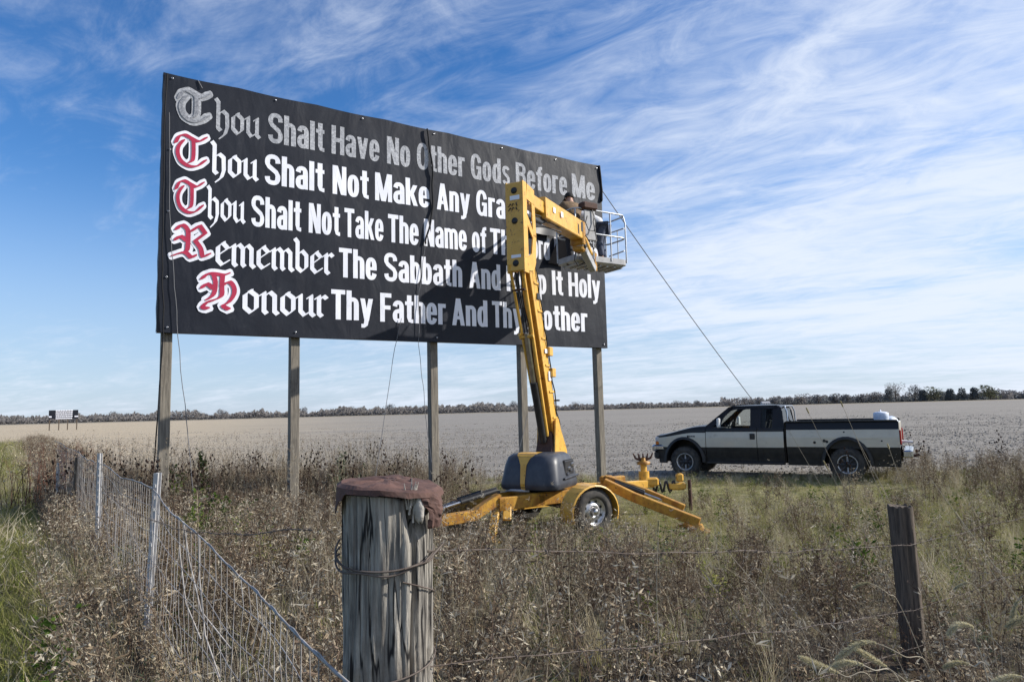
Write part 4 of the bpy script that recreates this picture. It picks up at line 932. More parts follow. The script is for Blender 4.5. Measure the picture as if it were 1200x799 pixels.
for sd_ in (-1, 1):
    side_panel('front_fender', -.76, .585, lambda x: hood(x)-.03, zbei=bei, sd=sd_)
    dr = side_panel('door', .60, 1.90, lambda x: 1.30, zbei=1.20, sd=sd_, nx=8)
    rd_ = side_panel('rear_door', 1.915, 2.56, lambda x: 1.30, zbei=1.20, sd=sd_, nx=4)
    bs = side_panel('bed_side', 2.63, 5.12, lambda x: 1.43, zmid=.82, zbei=1.24, sd=sd_, nx=40)
    y_ = sd_
    mb = MB(); mb.box(kt(1.80, y_*1.0, 1.08), (.13, .03, .15), (TX, TY, UZ), bev=.02); mb.build('door_handle', 'trim', dr)
    mb = MB(); mb.box(kt(3.95, y_*1.0, 1.03), (1.5, .012, .02), (TX, TY, UZ)); mb.build('crease', 'tbeige', bs)
    mb = MB(); mb.beam(kt(2.63, y_*.92, 1.445), kt(5.1, y_*.92, 1.445), .10, .04, bev=.01); mb.build('bed_rail', 'trim', bs)
    # flares over the wheels
    for cx_ in (0, 3.98):
        mb = MB(); pts = [(cx_+math.cos(R(a))*.50, .40+math.sin(R(a))*.61) for a in range(0, 181, 12)]
        mb.grid([[kt(x, y_*1.045, z) for x, z in pts], [kt(cx_+(x-cx_)*1.14, y_*1.02, .40+(z-.4)*1.10) for x, z in pts], [kt(cx_+(x-cx_)*1.16, y_*.97, .40+(z-.4)*1.115) for x, z in pts]], smooth=False)
        mb.grid([[kt(x, y_*1.045, z) for x, z in pts], [kt(x, y_*.80, z) for x, z in pts]], smooth=False); mb.build('wheel_flare', 'trim', truck)
        mb = MB(); mb.grid([[kt(x, y_*.95, z) for x, z in pts], [kt(x, y_*.35, z) for x, z in pts]], smooth=False); mb.add([kt(x, y_*.35, z) for x, z in pts], [tuple(range(len(pts)))]); mb.build('wheel_well', 'trim', truck)
    # running board
    mb = MB(); mb.beam(kt(.62, y_*1.0, .40), kt(2.55, y_*1.0, .40), .16, .05, bev=.01); mb.build('running_board', 'trim', truck)
    # front lamps
    mb = MB(); mb.box(kt(-.80, y_*.76, .98), (.10, .22, .17), (TX, TY, UZ), bev=.02); hl = mb.build('headlight', 'lens', truck)
    mb = MB(); mb.box(kt(-.74, y_*.895, .90), (.17, .05, .10), (TX, TY, UZ), bev=.015); mb.build('indicator', 'amber', hl)
    mb = MB(); mb.box(kt(-.72, y_*.895, 1.02), (.12, .045, .13), (TX, TY, UZ), bev=.015); mb.build('lens', 'lens', hl)
    mb = MB(); mb.box(kt(5.14, y_*.84, 1.05), (.04, .14, .34), (TX, TY, UZ), bev=.02); mb.build('tail_light', 'redlens', truck)
    # door mirror
    mb = MB(); mb.beam(kt(.95, y_*.94, 1.34), kt(.98, y_*1.10, 1.36), .04, .04); mi_ = mb.build('mirror', 'trim', truck)
    mb = MB(); mb.box(kt(1.0, y_*1.16, 1.44), (.07, .16, .25), (TX, TY, UZ), bev=.02); mb.build('mirror_shell', 'mirrorback', mi_)
# hood, grille, bumper
mb = MB(); rows = []
for i in range(13):
    x = -.82+1.44*i/12; zz = hood(x); nb = -.10*sstep(-.45, -.84, x)
    rows.append([kt(x, (.93+nb)*y, zz-.035*abs(y)**3-(.05 if abs(y) == 1 else 0)+.015*math.exp(-((abs(y)-.5)/.12)**2)) for y in (-1, -.97, -.8, -.55, -.45, 0, .45, .55, .8, .97, 1)])
mb.grid(rows); mb.grid([rows[0], [Vector(v)-UZ*.08 for v in rows[0]]], smooth=False); mb.build('hood', 'tpaint', truck)
mb = MB(); mb.box(kt(-.80, 0, 1.0), (.08, 1.26, .20), (TX, TY, UZ), bev=.02); gr = mb.build('grille', 'chrome', truck)
for k in range(4):
    mb = MB(); mb.box(kt(-.845, -.45+.3*k, 1.0), (.02, .24, .14), (TX, TY, UZ)); mb.build('grille_opening', 'black', gr)
mb = MB(); mb.box(kt(-.86, 0, .76), (.20, 1.84, .20), (TX, TY, UZ), bev=.05); mb.box(kt(-.70, -.93, .78), (.30, .10, .16), (TX, TY, UZ), bev=.04); mb.box(kt(-.70, .93, .78), (.30, .10, .16), (TX, TY, UZ), bev=.04); mb.build('front_bumper', 'chrome', truck)
mb = MB(); mb.box(kt(-.80, 0, .57), (.20, 1.80, .22), (TX, TY, UZ), bev=.05); mb.build('air_dam', 'trim', truck)
# cab: roof, pillars, glass
bw, rw = .90, .72
def up(x, z, y_): k = (z-1.28)/(1.86-1.28); return kt(x, y_*(bw+(rw-bw)*k), z)
for y_ in (-1, 1):
    polys = {'a_pillar': [[(.48, 1.27), (.70, 1.27), (1.30, 1.80), (1.27, 1.87), (1.18, 1.845)]],
             'quarter_frame': [[(.84, 1.30), (.885, 1.30), (1.08, 1.64), (1.05, 1.66)], [(.90, 1.30), (.95, 1.30), (1.02, 1.52), (1.14, 1.68), (1.10, 1.70)]],
             'b_pillar': [[(1.74, 1.27), (2.00, 1.27), (2.02, 1.80), (1.74, 1.80)]],
             'roof_rail': [[(1.14, 1.72), (1.36, 1.78), (2.42, 1.78), (2.42, 1.87), (1.27, 1.87)]],
             'c_pillar': [[(2.28, 1.27), (2.58, 1.27), (2.53, 1.72), (2.46, 1.86), (2.30, 1.80)]]}
    for nm, pl in polys.items():
        mb = MB()
        for poly in pl:
            n_ = len(poly); o1 = [up(x, z, y_) for x, z in poly]; o2 = [v-TY*(y_*.05) for v in o1]
            if y_ < 0: mb.add(o1+o2, [tuple(range(n_)), tuple(range(2*n_-1, n_-1, -1))]+[(i, i+n_, (i+1) % n_+n_, (i+1) % n_) for i in range(n_)])
            else: mb.add(o1+o2, [tuple(range(n_))[::-1], tuple(range(n_, 2*n_))]+[(i, (i+1) % n_, (i+1) % n_+n_, i+n_) for i in range(n_)])
        mb.build(nm, 'tpaint' if nm != 'quarter_frame' else 'trim', truck)
    for nm, poly, m_ in (('side_window', [(.66, 1.29), (1.76, 1.29), (1.76, 1.79), (1.30, 1.79)], 'glass'), ('rear_side_window', [(1.99, 1.29), (2.30, 1.29), (2.31, 1.79), (2.01, 1.79)], 'glass')):
        mb = MB(); mb.add([up(x, z, y_)-TY*(y_*.02) for x, z in poly], [(0, 1, 2, 3)]); mb.build(nm, m_, truck)
    mb = MB(); mb.add([up(x, z, y_)-TY*(y_*.03) for x, z in [(1.99, 1.29), (2.12, 1.29), (2.14, 1.79), (2.0, 1.79)]], [(0, 1, 2, 3)]); mb.build('window_divider', 'trim', truck)
mb = MB(); rows = []
for x, z in ((1.18, 1.845), (1.30, 1.875), (1.6, 1.895), (2.1, 1.895), (2.42, 1.875), (2.52, 1.84)):
    rows.append([kt(x, y, z-.03*abs(y/.72)**4) for y in (-.735, -.66, -.4, 0, .4, .66, .735)])
mb.grid(rows); mb.grid([[v-UZ*.04 for v in r] for r in rows]); mb.build('roof', 'tpaint', truck)
mb = MB(); mb.grid([[kt(.50-.08*(1-abs(y)**2), y*.86, 1.30) for y in (-1, -.5, 0, .5, 1)], [kt(1.20-.05*(1-abs(y)**2), y*.70, 1.845) for y in (-1, -.5, 0, .5, 1)]]); mb.build('windshield', 'glass', truck)
mb = MB(); mb.add([kt(2.57, -.86, 1.30), kt(2.57, .86, 1.30), kt(2.50, .68, 1.80), kt(2.50, -.68, 1.80)], [(0, 1, 2, 3)]); mb.build('rear_window', 'darkglass', truck)
mb = MB(); mb.box(kt(2.57, 0, .85), (.04, 1.80, .86), (TX, TY, UZ)); mb.build('cab_back', 'tpaint', truck)
mb = MB(); mb.box(kt(1.5, 0, .52), (2.1, 1.74, .06), (TX, TY, UZ)); mb.box(kt(.52, 0, .95), (.06, 1.7, .7), (TX, TY, UZ)); mb.build('cab_floor', 'trim', truck)
mb = MB(); mb.box(kt(.72, 0, 1.20), (.34, 1.62, .16), (TX, TY, UZ), bev=.04); mb.build('dashboard', 'seat', truck)
for y in (-.42, .42):
    mb = MB(); mb.box(kt(1.60, y, .86), (.50, .56, .20), (TX, TY, UZ), bev=.06); mb.beam(kt(1.82, y, .9), kt(1.98, y, 1.46), .54, .14, up=TX, bev=.05); st = mb.build('seat', 'seat', truck)
    mb = MB(); mb.box(kt(2.0, y, 1.56), (.10, .28, .18), (TX, TY, UZ), bev=.04); mb.build('headrest', 'seat', st)
mb = MB(); mb.tube([kt(1.12+.05*math.cos(a), -.42+.19*math.sin(a), 1.30+.17*math.cos(a)) for a in [i*2*math.pi/16 for i in range(17)]], .014, 6, caps=False); mb.build('steering_wheel', 'trim', truck)
# bed
mb = MB(); mb.box(kt(3.88, 0, .80), (2.46, 1.80, .05), (TX, TY, UZ)); mb.build('bed_floor', 'trim', truck)
for y in (-.86, .86):
    mb = MB(); mb.box(kt(3.88, y, 1.1), (2.42, .03, .60), (TX, TY, UZ)); mb.build('bed_liner', 'trim', truck)
mb = MB(); mb.box(kt(2.68, 0, 1.12), (.05, 1.78, .62), (TX, TY, UZ)); mb.build('bed_front_wall', 'trim', truck)
mb = MB(); mb.box(kt(5.10, 0, 1.13), (.06, 1.62, .56), (TX, TY, UZ), bev=.015); mb.build('tailgate', 'tbeige', truck)
mb = MB(); mb.box(kt(5.26, 0, .66), (.22, 1.80, .18), (TX, TY, UZ), bev=.03); mb.build('rear_bumper', 'chrome', truck)
mb = MB(); mb.beam(kt(5.05, -.62, .95), kt(5.38, -.62, .93), .26, .05, bev=.01); mb.build('step_plate', 'mirrorback', truck)
mb = MB(); mb.beam(kt(5.2, -.2, .58), kt(5.48, -.2, .58), .07, .07); mb.lathe([(0, .02), (.06, .02), (.08, .035), (.11, .03), (.13, 0)], kt(5.44, -.2, .61), UZ, 12); mb.build('tow_hitch', 'rustdark', truck)
mb = MB(); mb.box(kt(2.2, 0, .45), (5.6, .9, .16), (TX, TY, UZ)); mb.tube([kt(3.98, -.8, .42), kt(3.98, .8, .42)], .06, 8); mb.tube([kt(0, -.8, .42), kt(0, .8, .42)], .05, 8); mb.lathe([(-.14, 0), (-.1, .12), (.1, .12), (.14, 0)], kt(3.98, 0, .42), TY, 12); mb.build('underbody', 'trim', truck)
# light bar hoops behind the cab
for y in (-.62, .62):
    mb = MB(); mb.tube([kt(2.63, y, 1.4), kt(2.62, y*.99, 1.70), kt(2.57, y*.96, 1.84)], .02, 8); mb.build('cab_guard_bar', 'chrome', truck)
mb = MB(); mb.tube([kt(2.57, -.6, 1.84), kt(2.57, .6, 1.84)], .02, 8); mb.build('cab_guard_bar', 'chrome', truck)
mb = MB()
for k in range(4): mb.box(kt(.12+.055*k, -1.001, 1.085), (.035 if k else .05, .006, .035 if k else .05), (TX, TY, UZ))
mb.build('badge', 'trim', truck)
# bruises on the bed side
for x, z, s_ in ((3.28, .93, .05), (3.50, .97, .055), (3.56, .95, .05), (3.95, 1.18, .03), (4.75, .97, .03)):
    mb = MB(); mb.lathe([(0, s_*.7), (.003, 0)], kt(x, -ty(z)-.002, z), -TY, 9); mb.build('dent', 'trim', truck)
def truck_wheel(x, sd):
    c = kt(x, sd*.86, .405); ax = TY*sd; w_ = thing2('wheel', truck, c)
    mb = MB(); mb.lathe([(-.13, .23), (-.135, .28), (-.125, .37), (-.09, .398), (-.04, .405), (.04, .405), (.09, .398), (.125, .37), (.135, .28), (.125, .228), (-.13, .23)], c, ax, 40)
    for k in range(32):
        an = 2*math.pi*k/32
        for off, dd in ((-.075, 0), (.0, .1), (.075, 0)):
            e1 = UZ*math.cos(an+dd)+TX*math.sin(an+dd); mb.box(c+e1*.404+ax*off, (.045, .055, .014), (ax.cross(e1), ax, e1))
    mb.build('tyre', 'tyre', w_)
    mb = MB(); mb.lathe([(.12, .232), (.13, .225), (.115, .205), (.10, .20), (.06, .195), (.02, .18)], c, ax, 36); mb.build('rim', 'rim', w_)
    mb = MB(); mb.lathe([(.03, .185), (.03, .0)], c, ax, 24); mb.build('brake_disc', 'black', w_)
    for k in range(8):
        an = 2*math.pi*k/8; e1 = UZ*math.cos(an)+TX*math.sin(an)
        mb = MB(); mb.beam(c+ax*.060+e1*.05, c+ax*.07+e1*.20, .045, .02, up=ax, bev=.006, w2=.03); mb.build('spoke', 'darkgrey' if k % 4 else 'tub', w_)
    mb = MB(); mb.lathe([(.03, .075), (.10, .07), (.12, .05), (.13, .0)], c, ax, 16); mb.build('hub', 'black', w_)
for x in (0, 3.98):
    for sd_ in (-1, 1): truck_wheel(x, sd_)
# white bundle in the bed
mb = MB()
def blob(c, r, sq, seed):
    rows = []
    for i in range(13):
        th = math.pi*i/12; rows.append([Vector(c)+Vector((math.sin(th)*math.cos(ph)*sq[0], math.sin(th)*math.sin(ph)*sq[1], -math.cos(th)*sq[2]))*r*(1+.22*noise.noise(Vector((math.cos(ph)*1.4, math.sin(ph)*1.4, th*1.3+seed)))) for ph in [2*math.pi*k/16 for k in range(16)]])
    mb.grid(rows, close=True)
mb.lathe([(0, .13), (.30, .17), (.40, .175), (.42, .165), (.44, .12), (.46, 0)], kt(4.74, -.25, 1.20), UZ, 20); blob(kt(4.93, -.1, 1.40), .14, (1.2, 1, .9), 5)
mb.tube([kt(4.74, -.43, 1.56), kt(4.74, -.30, 1.69), kt(4.74, -.08, 1.56)], .012, 6)
tag(mb.build('bundle', 'bundle', None, kt(4.7, -.2, 1.2)), 'white tub with a pale wrapped lump beside it, in the back of the truck bed', 'tub')

# ------------------------------------------------------------------ corner post with its rusty cap
CPX, CPY = -.292, 1.60
cz = gz(CPX, CPY)
cp = thing('fence_post', 'thick weathered grey corner post under a rusty metal cap in the foreground', 'fence post', (CPX, CPY, cz))
def tiltz(an, k): return -.16*max(0, math.cos(an)*k)-.05*max(0, -math.sin(an)*k)
NS, NR = 240, 90
mb = MB(); rows = []
grooves = [(random.uniform(0, 2*math.pi), random.uniform(.012, .035), random.uniform(.005, .016), random.uniform(-9, 9)) for _ in range(60)]
grooves = [(a, w_*(.9 if i % 5 else 2.0), d_*(.35 if i % 5 else 1.9), s_) for i, (a, w_, d_, s_) in enumerate(grooves)]
for j in range(NR+1):
    v = j/NR; z = cz-.1+(1.832-cz+.1)*v; cx_ = CPX-.012*(1-v)-.004; rr_ = .101+.005*math.sin(v*3.0+1.2)+.006*sstep(.8, 1, v)
    row = []
    for i in range(NS):
        an = 2*math.pi*i/NS; d = 0
        for ga, gw, gd, gs in grooves:
            dv = (an-ga-.07*math.sin(z*3+gs)-.10*noise.noise(Vector((z*2.5, gs, 0)))-.03*noise.noise(Vector((z*14, gs, 2)))+math.pi) % (2*math.pi)-math.pi
            d -= gd*math.exp(-(dv/gw)**2)*(.5+.5*sstep(-.35, .25, noise.noise(Vector((z*1.7, gs*2, 1)))))
        d += .013*noise.noise(Vector((math.cos(an)*1.8, math.sin(an)*1.8, z*2.6)))+.005*noise.noise(Vector((math.cos(an)*6, math.sin(an)*6, z*5)))+.0022*noise.noise(Vector((math.cos(an)*14, math.sin(an)*14, z*3)))
        # splintered hollow at the upper right
        da = (an-R(-38)+math.pi) % (2*math.pi)-math.pi
        d -= .034*math.exp(-(da/.26)**2-((z-1.785)/.045)**2)
        r_ = rr_+d
        row.append(Vector((cx_+math.cos(an)*r_, CPY+math.sin(an)*r_, z+(tiltz(an, r_) if j == NR else 0)-(.006*v if j == NR else 0))))
    rows.append(row)
mb.grid(rows, close=True); mb.add(rows[-1], [tuple(range(NS))]); mb.build('wood', 'oldwood', cp)
# cap: thin sheet folded down with a torn rim
mb = MB(); rows = []; NC = 72
def tiltz(an, k): return -.16*max(0, math.cos(an)*k)-.05*max(0, -math.sin(an)*k)
def capr(k, an): return Vector((CPX+.002+math.cos(an)*k*.97, CPY+math.sin(an)*k*.97, 0))
for k in range(7):
    rad = .02+(.112-.02)*k/6; rows.append([capr(rad, 2*math.pi*i/NC)+UZ*(1.848+.002*nz(i*.3, k, 2)+.005*nz(math.cos(i*.087)*3, math.sin(i*.087)*3, k*.4)-.002*k/6+tiltz(2*math.pi*i/NC, rad)) for i in range(NC)])
def droop(an):
    d = .004+.010*noise.noise(Vector((math.cos(an)*4, math.sin(an)*4, 0)))+.006*noise.noise(Vector((math.cos(an)*13, math.sin(an)*13, 3)))
    d += .055*math.exp(-(((an-R(196)+math.pi) % (2*math.pi)-math.pi)/.34)**2)+.012*max(0, noise.noise(Vector((an*9, 1, 5))))      # longer on the left
    return max(.006, d)
rows.append([capr(.122+.002*nz(i, 0, 0, .4), 2*math.pi*i/NC)+UZ*(1.842+tiltz(2*math.pi*i/NC, .12)) for i in range(NC)])
rows.append([capr(.124+.004*nz(i, 3, 0, .4), 2*math.pi*i/NC)+UZ*(1.838+tiltz(2*math.pi*i/NC, .12)-droop(2*math.pi*i/NC)) for i in range(NC)])
mb.grid(rows, close=True, smooth=False); mb.add([capr(.02, 2*math.pi*i/NC)+UZ*1.849 for i in range(NC)], [tuple(range(NC))])
cpo = mb.build('metal_cap', 'rust', cp); sm_ = cpo.modifiers.new('thick', 'SOLIDIFY'); sm_.thickness = .0018; sm_.offset = -1
# torn flap folded down on the right
mb = MB(); rows = []
for j in range(11):
    v = j/10; z = 1.818-.070*v
    wv = .036*(1-.45*v)*(1+.15*math.sin(v*9)); a0 = R(-24)
    rows.append([Vector((CPX, CPY, 0))+Vector((math.cos(a0+a), math.sin(a0+a), 0))*(.112+.012*math.sin(v*2.6)+.008*nz(i*.6, j*.5, 4)+.010*(1-abs(i-4)/4))+UZ*(z+.006*nz(i*.7, j*.7)) for i, a in [(q, (q-4)/4*wv/.11) for q in range(9)]])
mb.grid(rows, smooth=False); fl_ = mb.build('torn_flap', 'rust', cp); sm_ = fl_.modifiers.new('thick', 'SOLIDIFY'); sm_.thickness = .003
mb = MB(); rows = []
for i in range(7):
    th = math.pi*i/6
    rows.append([Vector((CPX+.080, CPY-.075, 1.790))+Vector((math.sin(th)*math.cos(ph)*.013, math.sin(th)*math.sin(ph)*.012, -math.cos(th)*.030))*(1+.5*nz(ph, th, 3, 2)) for ph in [2*math.pi*k/10 for k in range(10)]])
mb.grid(rows, close=True); mb.build('splinter', 'foam', cp)
for k in range(14):   # frayed fibres at the hollow
    a = R(-52+random.uniform(-7, 12)); p = Vector((CPX+math.cos(a)*.100, CPY+math.sin(a)*.100, 1.76+random.uniform(0, .07)))
    mb = MB(); mb.beam(p, p+Vector((random.uniform(-.004, .01), -.008, random.uniform(.02, .045))), .005, .003, w2=.001, h2=.001, bev=0); mb.build('splinter', 'foam', cp)
# nail heads
for x, y in ((.0, -.03), (.05, .02), (-.06, .03)):
    mb = MB(); mb.lathe([(0, .005), (.003, .004), (.003, 0)], (CPX+x, CPY+y, 1.844), UZ, 8); mb.build('nail', 'rustdark', cp)
# barbed wire wound round the post and on to the next posts
def barbed(name, pts, label, r=.0012, step=.11, sag=.02, helix=True, n=40, cat='wire', grp=None):
    P = []
    for a, b_ in zip(pts[:-1], pts[1:]):
        a, b_ = Vector(a), Vector(b_); l = (b_-a).length; nn = max(2, int(l/.03))
        for i in range(nn):
            t_ = i/nn; p = a.lerp(b_, t_); p.z -= sag*l*.25*4*t_*(1-t_); p += Vector((0, 0, .012*nz(t_*l*3, a.x, 5)));  P.append(p)
    P.append(Vector(pts[-1])); root = None
    mb = MB()
    for ph in (0, math.pi):
        Q = []; s_ = 0
        for i, p in enumerate(P):
            if i: s_ += (P[i]-P[i-1]).length
            Q.append(p+Vector((0, math.sin(s_*90+ph), math.cos(s_*90+ph)))*r*1.1)
        mb.tube(Q, r, 5)
    o = mb.build(name, 'barb', None, pts[0]); tag(o, label, cat, grp)
    s_ = 0; nxt = .06
    for i in range(1, len(P)):
        s_ += (P[i]-P[i-1]).length
        if s_ > nxt:
            nxt += step*random.uniform(.9, 1.1); d_ = (P[i]-P[i-1]).normalized(); mb = MB()
            a = Vector((random.uniform(-1, 1), random.uniform(-1, 1), random.uniform(-1, 1))); a = (a-d_*a.dot(d_)).normalized(); c = d_.cross(a)
            mb.tube([P[i]-a*.014, P[i]-a*.004+c*.004, P[i]+c*.004, P[i]+a*.004, P[i]+a*.014+d_*.004], [.0008, .0016, .0018, .0016, .0008], 4)
            mb.tube([P[i]-c*.013+d_*.006, P[i]-a*.004+d_*.006, P[i]+c*.013+d_*.006], [.0008, .0018, .0008], 4); mb.build('barb', 'barb', o)
    return o
def around(zf, a0, a1, n=30, r=.110): return [Vector((CPX-.010+math.cos(R(a0+(a1-a0)*i/n))*r, CPY+math.sin(R(a0+(a1-a0)*i/n))*r, zf(i/n))) for i in range(n+1)]
mb = MB(); mb.tube(around(lambda v: 1.695-.03*math.sin(v*3.1), -190, 20), .0022, 6); mb.tube(around(lambda v: 1.680-.022*math.sin(v*3.4)+.004*math.sin(v*20), -190, 20, 40), .0022, 6)
mb.tube(around(lambda v: 1.712-.05*v, -190, -120, 12), .0022, 6); mb.tube([Vector((CPX+.05, CPY-.10, 1.668)), Vector((CPX+.095, CPY-.07, 1.676)), Vector((CPX+.125, CPY-.02, 1.705))], .002, 5); mb.build('wire_wrap', 'barb', cp)
mb = MB(); mb.tube(around(lambda v: 1.43+.035*v, -110, 30, 24), .002, 6); mb.tube(around(lambda v: 1.64-.05*v, -60, 10, 14), .0018, 5); mb.build('wire_wrap', 'barb', cp)

# ------------------------------------------------------------------ right hand post and wires
RPX, RPY = 2.205, 4.0
rz_ = gz(RPX, RPY)
rp = thing('fence_post', 'dark weathered wooden fence post leaning slightly left on the right side', 'fence post', (RPX, RPY, rz_))
mb = MB(); rows = []
for j in range(41):
    v = j/40; z = rz_-.1+(1.40-rz_+.1)*v
    rows.append([Vector((RPX+.02*(1-v)-.004+math.cos(a)*q, RPY+math.sin(a)*q*.9, z+(0 if v < .97 else .02*nz(math.cos(a)*6, math.sin(a)*6, 1)))) for a, q in [(2*math.pi*i/48, .063+.005*nz(math.cos(2*math.pi*i/48)*9, math.sin(2*math.pi*i/48)*9, z*1.2)+.006*nz(math.cos(2*math.pi*i/48)*3, math.sin(2*math.pi*i/48)*3, z)-.012*math.exp(-(((i-34+12*0) % 48-2)/1.3)**2)) for i in range(48)]])
mb.grid(rows, close=True); mb.add(rows[-1], [tuple(range(48))]); mb.build('wood', 'oldwood_dark', rp)
mb = MB(); mb.lathe([(0, .006), (.004, .005), (.004, 0)], (RPX+.0, RPY-.070, 1.2), (0, -1, 0), 8); mb.build('staple', 'rustdark', rp)
fx_ = lambda k: (RPX, RPY-.08, k)
barbed('barbed_wire', [(CPX+.09, CPY-.02, 1.69), fx_(1.195), (4.6, 5.3, 1.30)], 'top strand of barbed wire between the grey corner post and the dark right post')
barbed('barbed_wire', [(CPX+.09, CPY-.02, 1.44), fx_(.845), (4.6, 5.3, .98)], 'middle strand of barbed wire crossing the dark right post')
barbed('barbed_wire', [(CPX+.09, CPY-.02, 1.20), fx_(.65), (4.6, 5.3, .75)], 'lowest strand of barbed wire near the foot of the dark right post')

# ------------------------------------------------------------------ woven wire fence on the left
def xf(y): return fence_x(y) if y > 2.5 else -.928+(2.5-y)*.545
def fp(y, z): return Vector((xf(y), y, z))
TOPS = [(1.5, 1.455), (2.0, 1.405), (2.5, 1.385), (3.4, 1.45), (4.5, 1.56), (5.8, 1.52), (7.2, 1.55), (8.7, 1.51), (10.2, 1.55), (12.4, 1.52), (14.5, 1.55), (17.5, 1.53)]
def ftop(y):
    for (a, za_), (b_, zb_) in zip(TOPS[:-1], TOPS[1:]):
        if y <= b_:
            t_ = max(0, (y-a)/(b_-a)); return za_+(zb_-za_)*(t_ if y < 4.5 else t_*t_*(3-2*t_))
    return TOPS[-1][1]
def steel_post(y, h, tilt, label, wood=False):
    b_ = fp(y, gz(fence_x(y), y)); tpx = Vector((tilt, 0, 0)); o = thing('steel_fence_post' if not wood else 'fence_post', label, 'fence post', b_, None)
    mb = MB()
    if not wood:
        mb.beam(b_-tpx*.1-UZ*.1, b_+tpx+UZ*h, .038, .006, up=(0, 1, 0), bev=.001); mb.beam(b_-tpx*.1-UZ*.1+Vector((0, -.02, 0)), b_+tpx+UZ*h+Vector((0, -.02, 0)), .008, .035, up=(0, 1, 0), bev=.001)
        mb.beam(b_-UZ*.1+Vector((.0, -.036, 0)), b_+tpx+UZ*h+Vector((0, -.036, 0)), .030, .006, up=(0, 1, 0), bev=.001)
        mb.build('flange', 'galv', o)
        for k in range(14):
            z = .12+k*(h-.2)/13; c = b_+tpx*(z/h)+UZ*z; mb = MB(); mb.box(c+Vector((0, -.042, 0)), (.014, .010, .020)); mb.build('stud', 'galv', o)
    else:
        mb.tube([b_-UZ*.1, b_+tpx*.5+UZ*h*.5, b_+tpx+UZ*h], [.06, .055, .05], 12); mb.build('wood', 'oldwood_dark', o)
    return o
steel_post(4.5, 1.16, .05, 'nearest galvanised steel post of the wire fence, in front of the left billboard post')
steel_post(7.2, 1.15, -.01, 'second galvanised steel post of the wire fence, left of the billboard')
steel_post(10.2, 1.12, .03, 'dark wooden post of the wire fence close behind the second steel post', True)
steel_post(14.5, 1.1, -.02, 'farthest steel post of the wire fence beside the bramble clump')
wf = thing('wire_fence', 'sagging woven wire fence running away on the left from the corner post', 'wire fence', fp(4.5, .5))
def wirepath(zf, y0, y1, st=.08, wob=.006):
    P = []; y = y0
    while y < y1: P.append(fp(y, zf(y))+Vector((nz(y, 1, zf(y0), 1.5)*.02, 0, nz(y, 5, zf(y0), 2)*wob*3))); y += st*(1+max(0, y-4)*.25)
    P.append(fp(y1, zf(y1))); return P
gfz = lambda y: gz(fence_x(y), y)
END = [Vector((-.13, 1.27, 1.392)), Vector((-.22, 1.34, 1.418)), Vector((-.30, 1.41, 1.437))]
mb = MB(); mb.tube(END+wirepath(ftop, 1.5, 17), .0036, 6); mb.build('top_wire', 'wire', wf)
mb = MB(); tw = END+wirepath(lambda y: ftop(y)+.002, 1.5, 15, .05); mb.tube([p+Vector((0, .0045*math.sin(i*1.1), .0045*math.cos(i*1.1))) for i, p in enumerate(tw)], .0024, 5); mb.build('top_wire', 'wire', wf)
frs = [.12, .26, .41, .56, .70, .84]
for f_ in frs:
    mb = MB(); mb.tube(wirepath(lambda y: ftop(y)*(1-f_)+(gfz(y)+.03)*f_+.02*math.sin(y*3+f_*9), 1.72, 16, .12, .010), .0017, 5); mb.build('line_wire', 'wire', wf)
y = 1.66; k = 0
while y < 15.5:
    zt = ftop(y); zb_ = gfz(y)+.02; b_ = [fp(y+.020*nz(y*3, q, 0, 1.3)*(1+2*(k % 9 == 3)), zt+(zb_-zt)*q/8)+Vector((.022*nz(y*5, q, 4, .8), 0, 0)) for q in range(9)]
    b_[0] = fp(y, zt); mb = MB(); mb.tube(b_, .0017, 5); mb.build('stay_wire', 'wire', wf)
    y += .085+.035*(y > 6)+.06*(y > 10); k += 1
# broken stays hanging loose near the first post
for y0, dx in ((3.72, .05), (3.60, .10), (3.30, .04)):
    mb = MB(); mb.tube([fp(y0, ftop(y0)), fp(y0+.03, ftop(y0)-.2)+Vector((dx*.4, 0, 0)), fp(y0, ftop(y0)-.45)+Vector((dx, 0, 0)), fp(y0-.05, ftop(y0)-.62)+Vector((dx*2.4, 0, 0))], .004, 5); mb.build('loose_wire', 'wire', wf)
barbed('barbed_wire', [fp(4.5, 1.50), fp(7.2, 1.49), fp(10.2, 1.50), fp(14.5, 1.5)], 'barbed wire strand along the top of the woven wire fence', step=.16, sag=.03)
barbed('barbed_wire', [fp(1.72, 1.72), fp(4.5, 1.36), fp(7.2, 1.33)], 'slack barbed wire crossing the stays of the woven wire fence below its top', step=.14, sag=.05)

# ------------------------------------------------------------------ second billboard far away on the left
fb = thing('distant_billboard', 'small far off dark billboard with pale rows of lettering at the left horizon', 'billboard', (-98.5, 150, .1))
c = Vector((-98.5, 150, 3.5)); fxd = Vector((.86, .5, 0)).normalized(); fn = Vector((fxd.y, -fxd.x, 0))
mb = MB(); mb.box(c, (5.4, .12, 1.9), (fxd, fn, UZ)); mb.build('board', 'vinyl', fb)
for s_ in (-2.5, -.8, .8, 2.5):
    mb = MB(); mb.box(c+fxd*s_-fn*.12+UZ*-2.2, (.2, .2, 2.6), (fxd, fn, UZ)); mb.build('post', 'oldwood_dark', fb)
random.seed(5)
for r_ in range(5):
    x = -1.6+random.uniform(0, .2)
    while x < 1.5:
        l = random.uniform(.18, .5); mb = MB(); mb.box(c+fxd*(x+l/2)+fn*.063+UZ*(.85-r_*.42), (l*.85, .01, .24), (fxd, fn, UZ)); mb.build('lettering', 'letter', fb); x += l
mb = MB(); mb.box(c+fxd*-2.4+fn*.065+UZ*-.45, (.5, .01, .3), (fxd, fn, UZ)); mb.build('lettering', 'letter', fb)
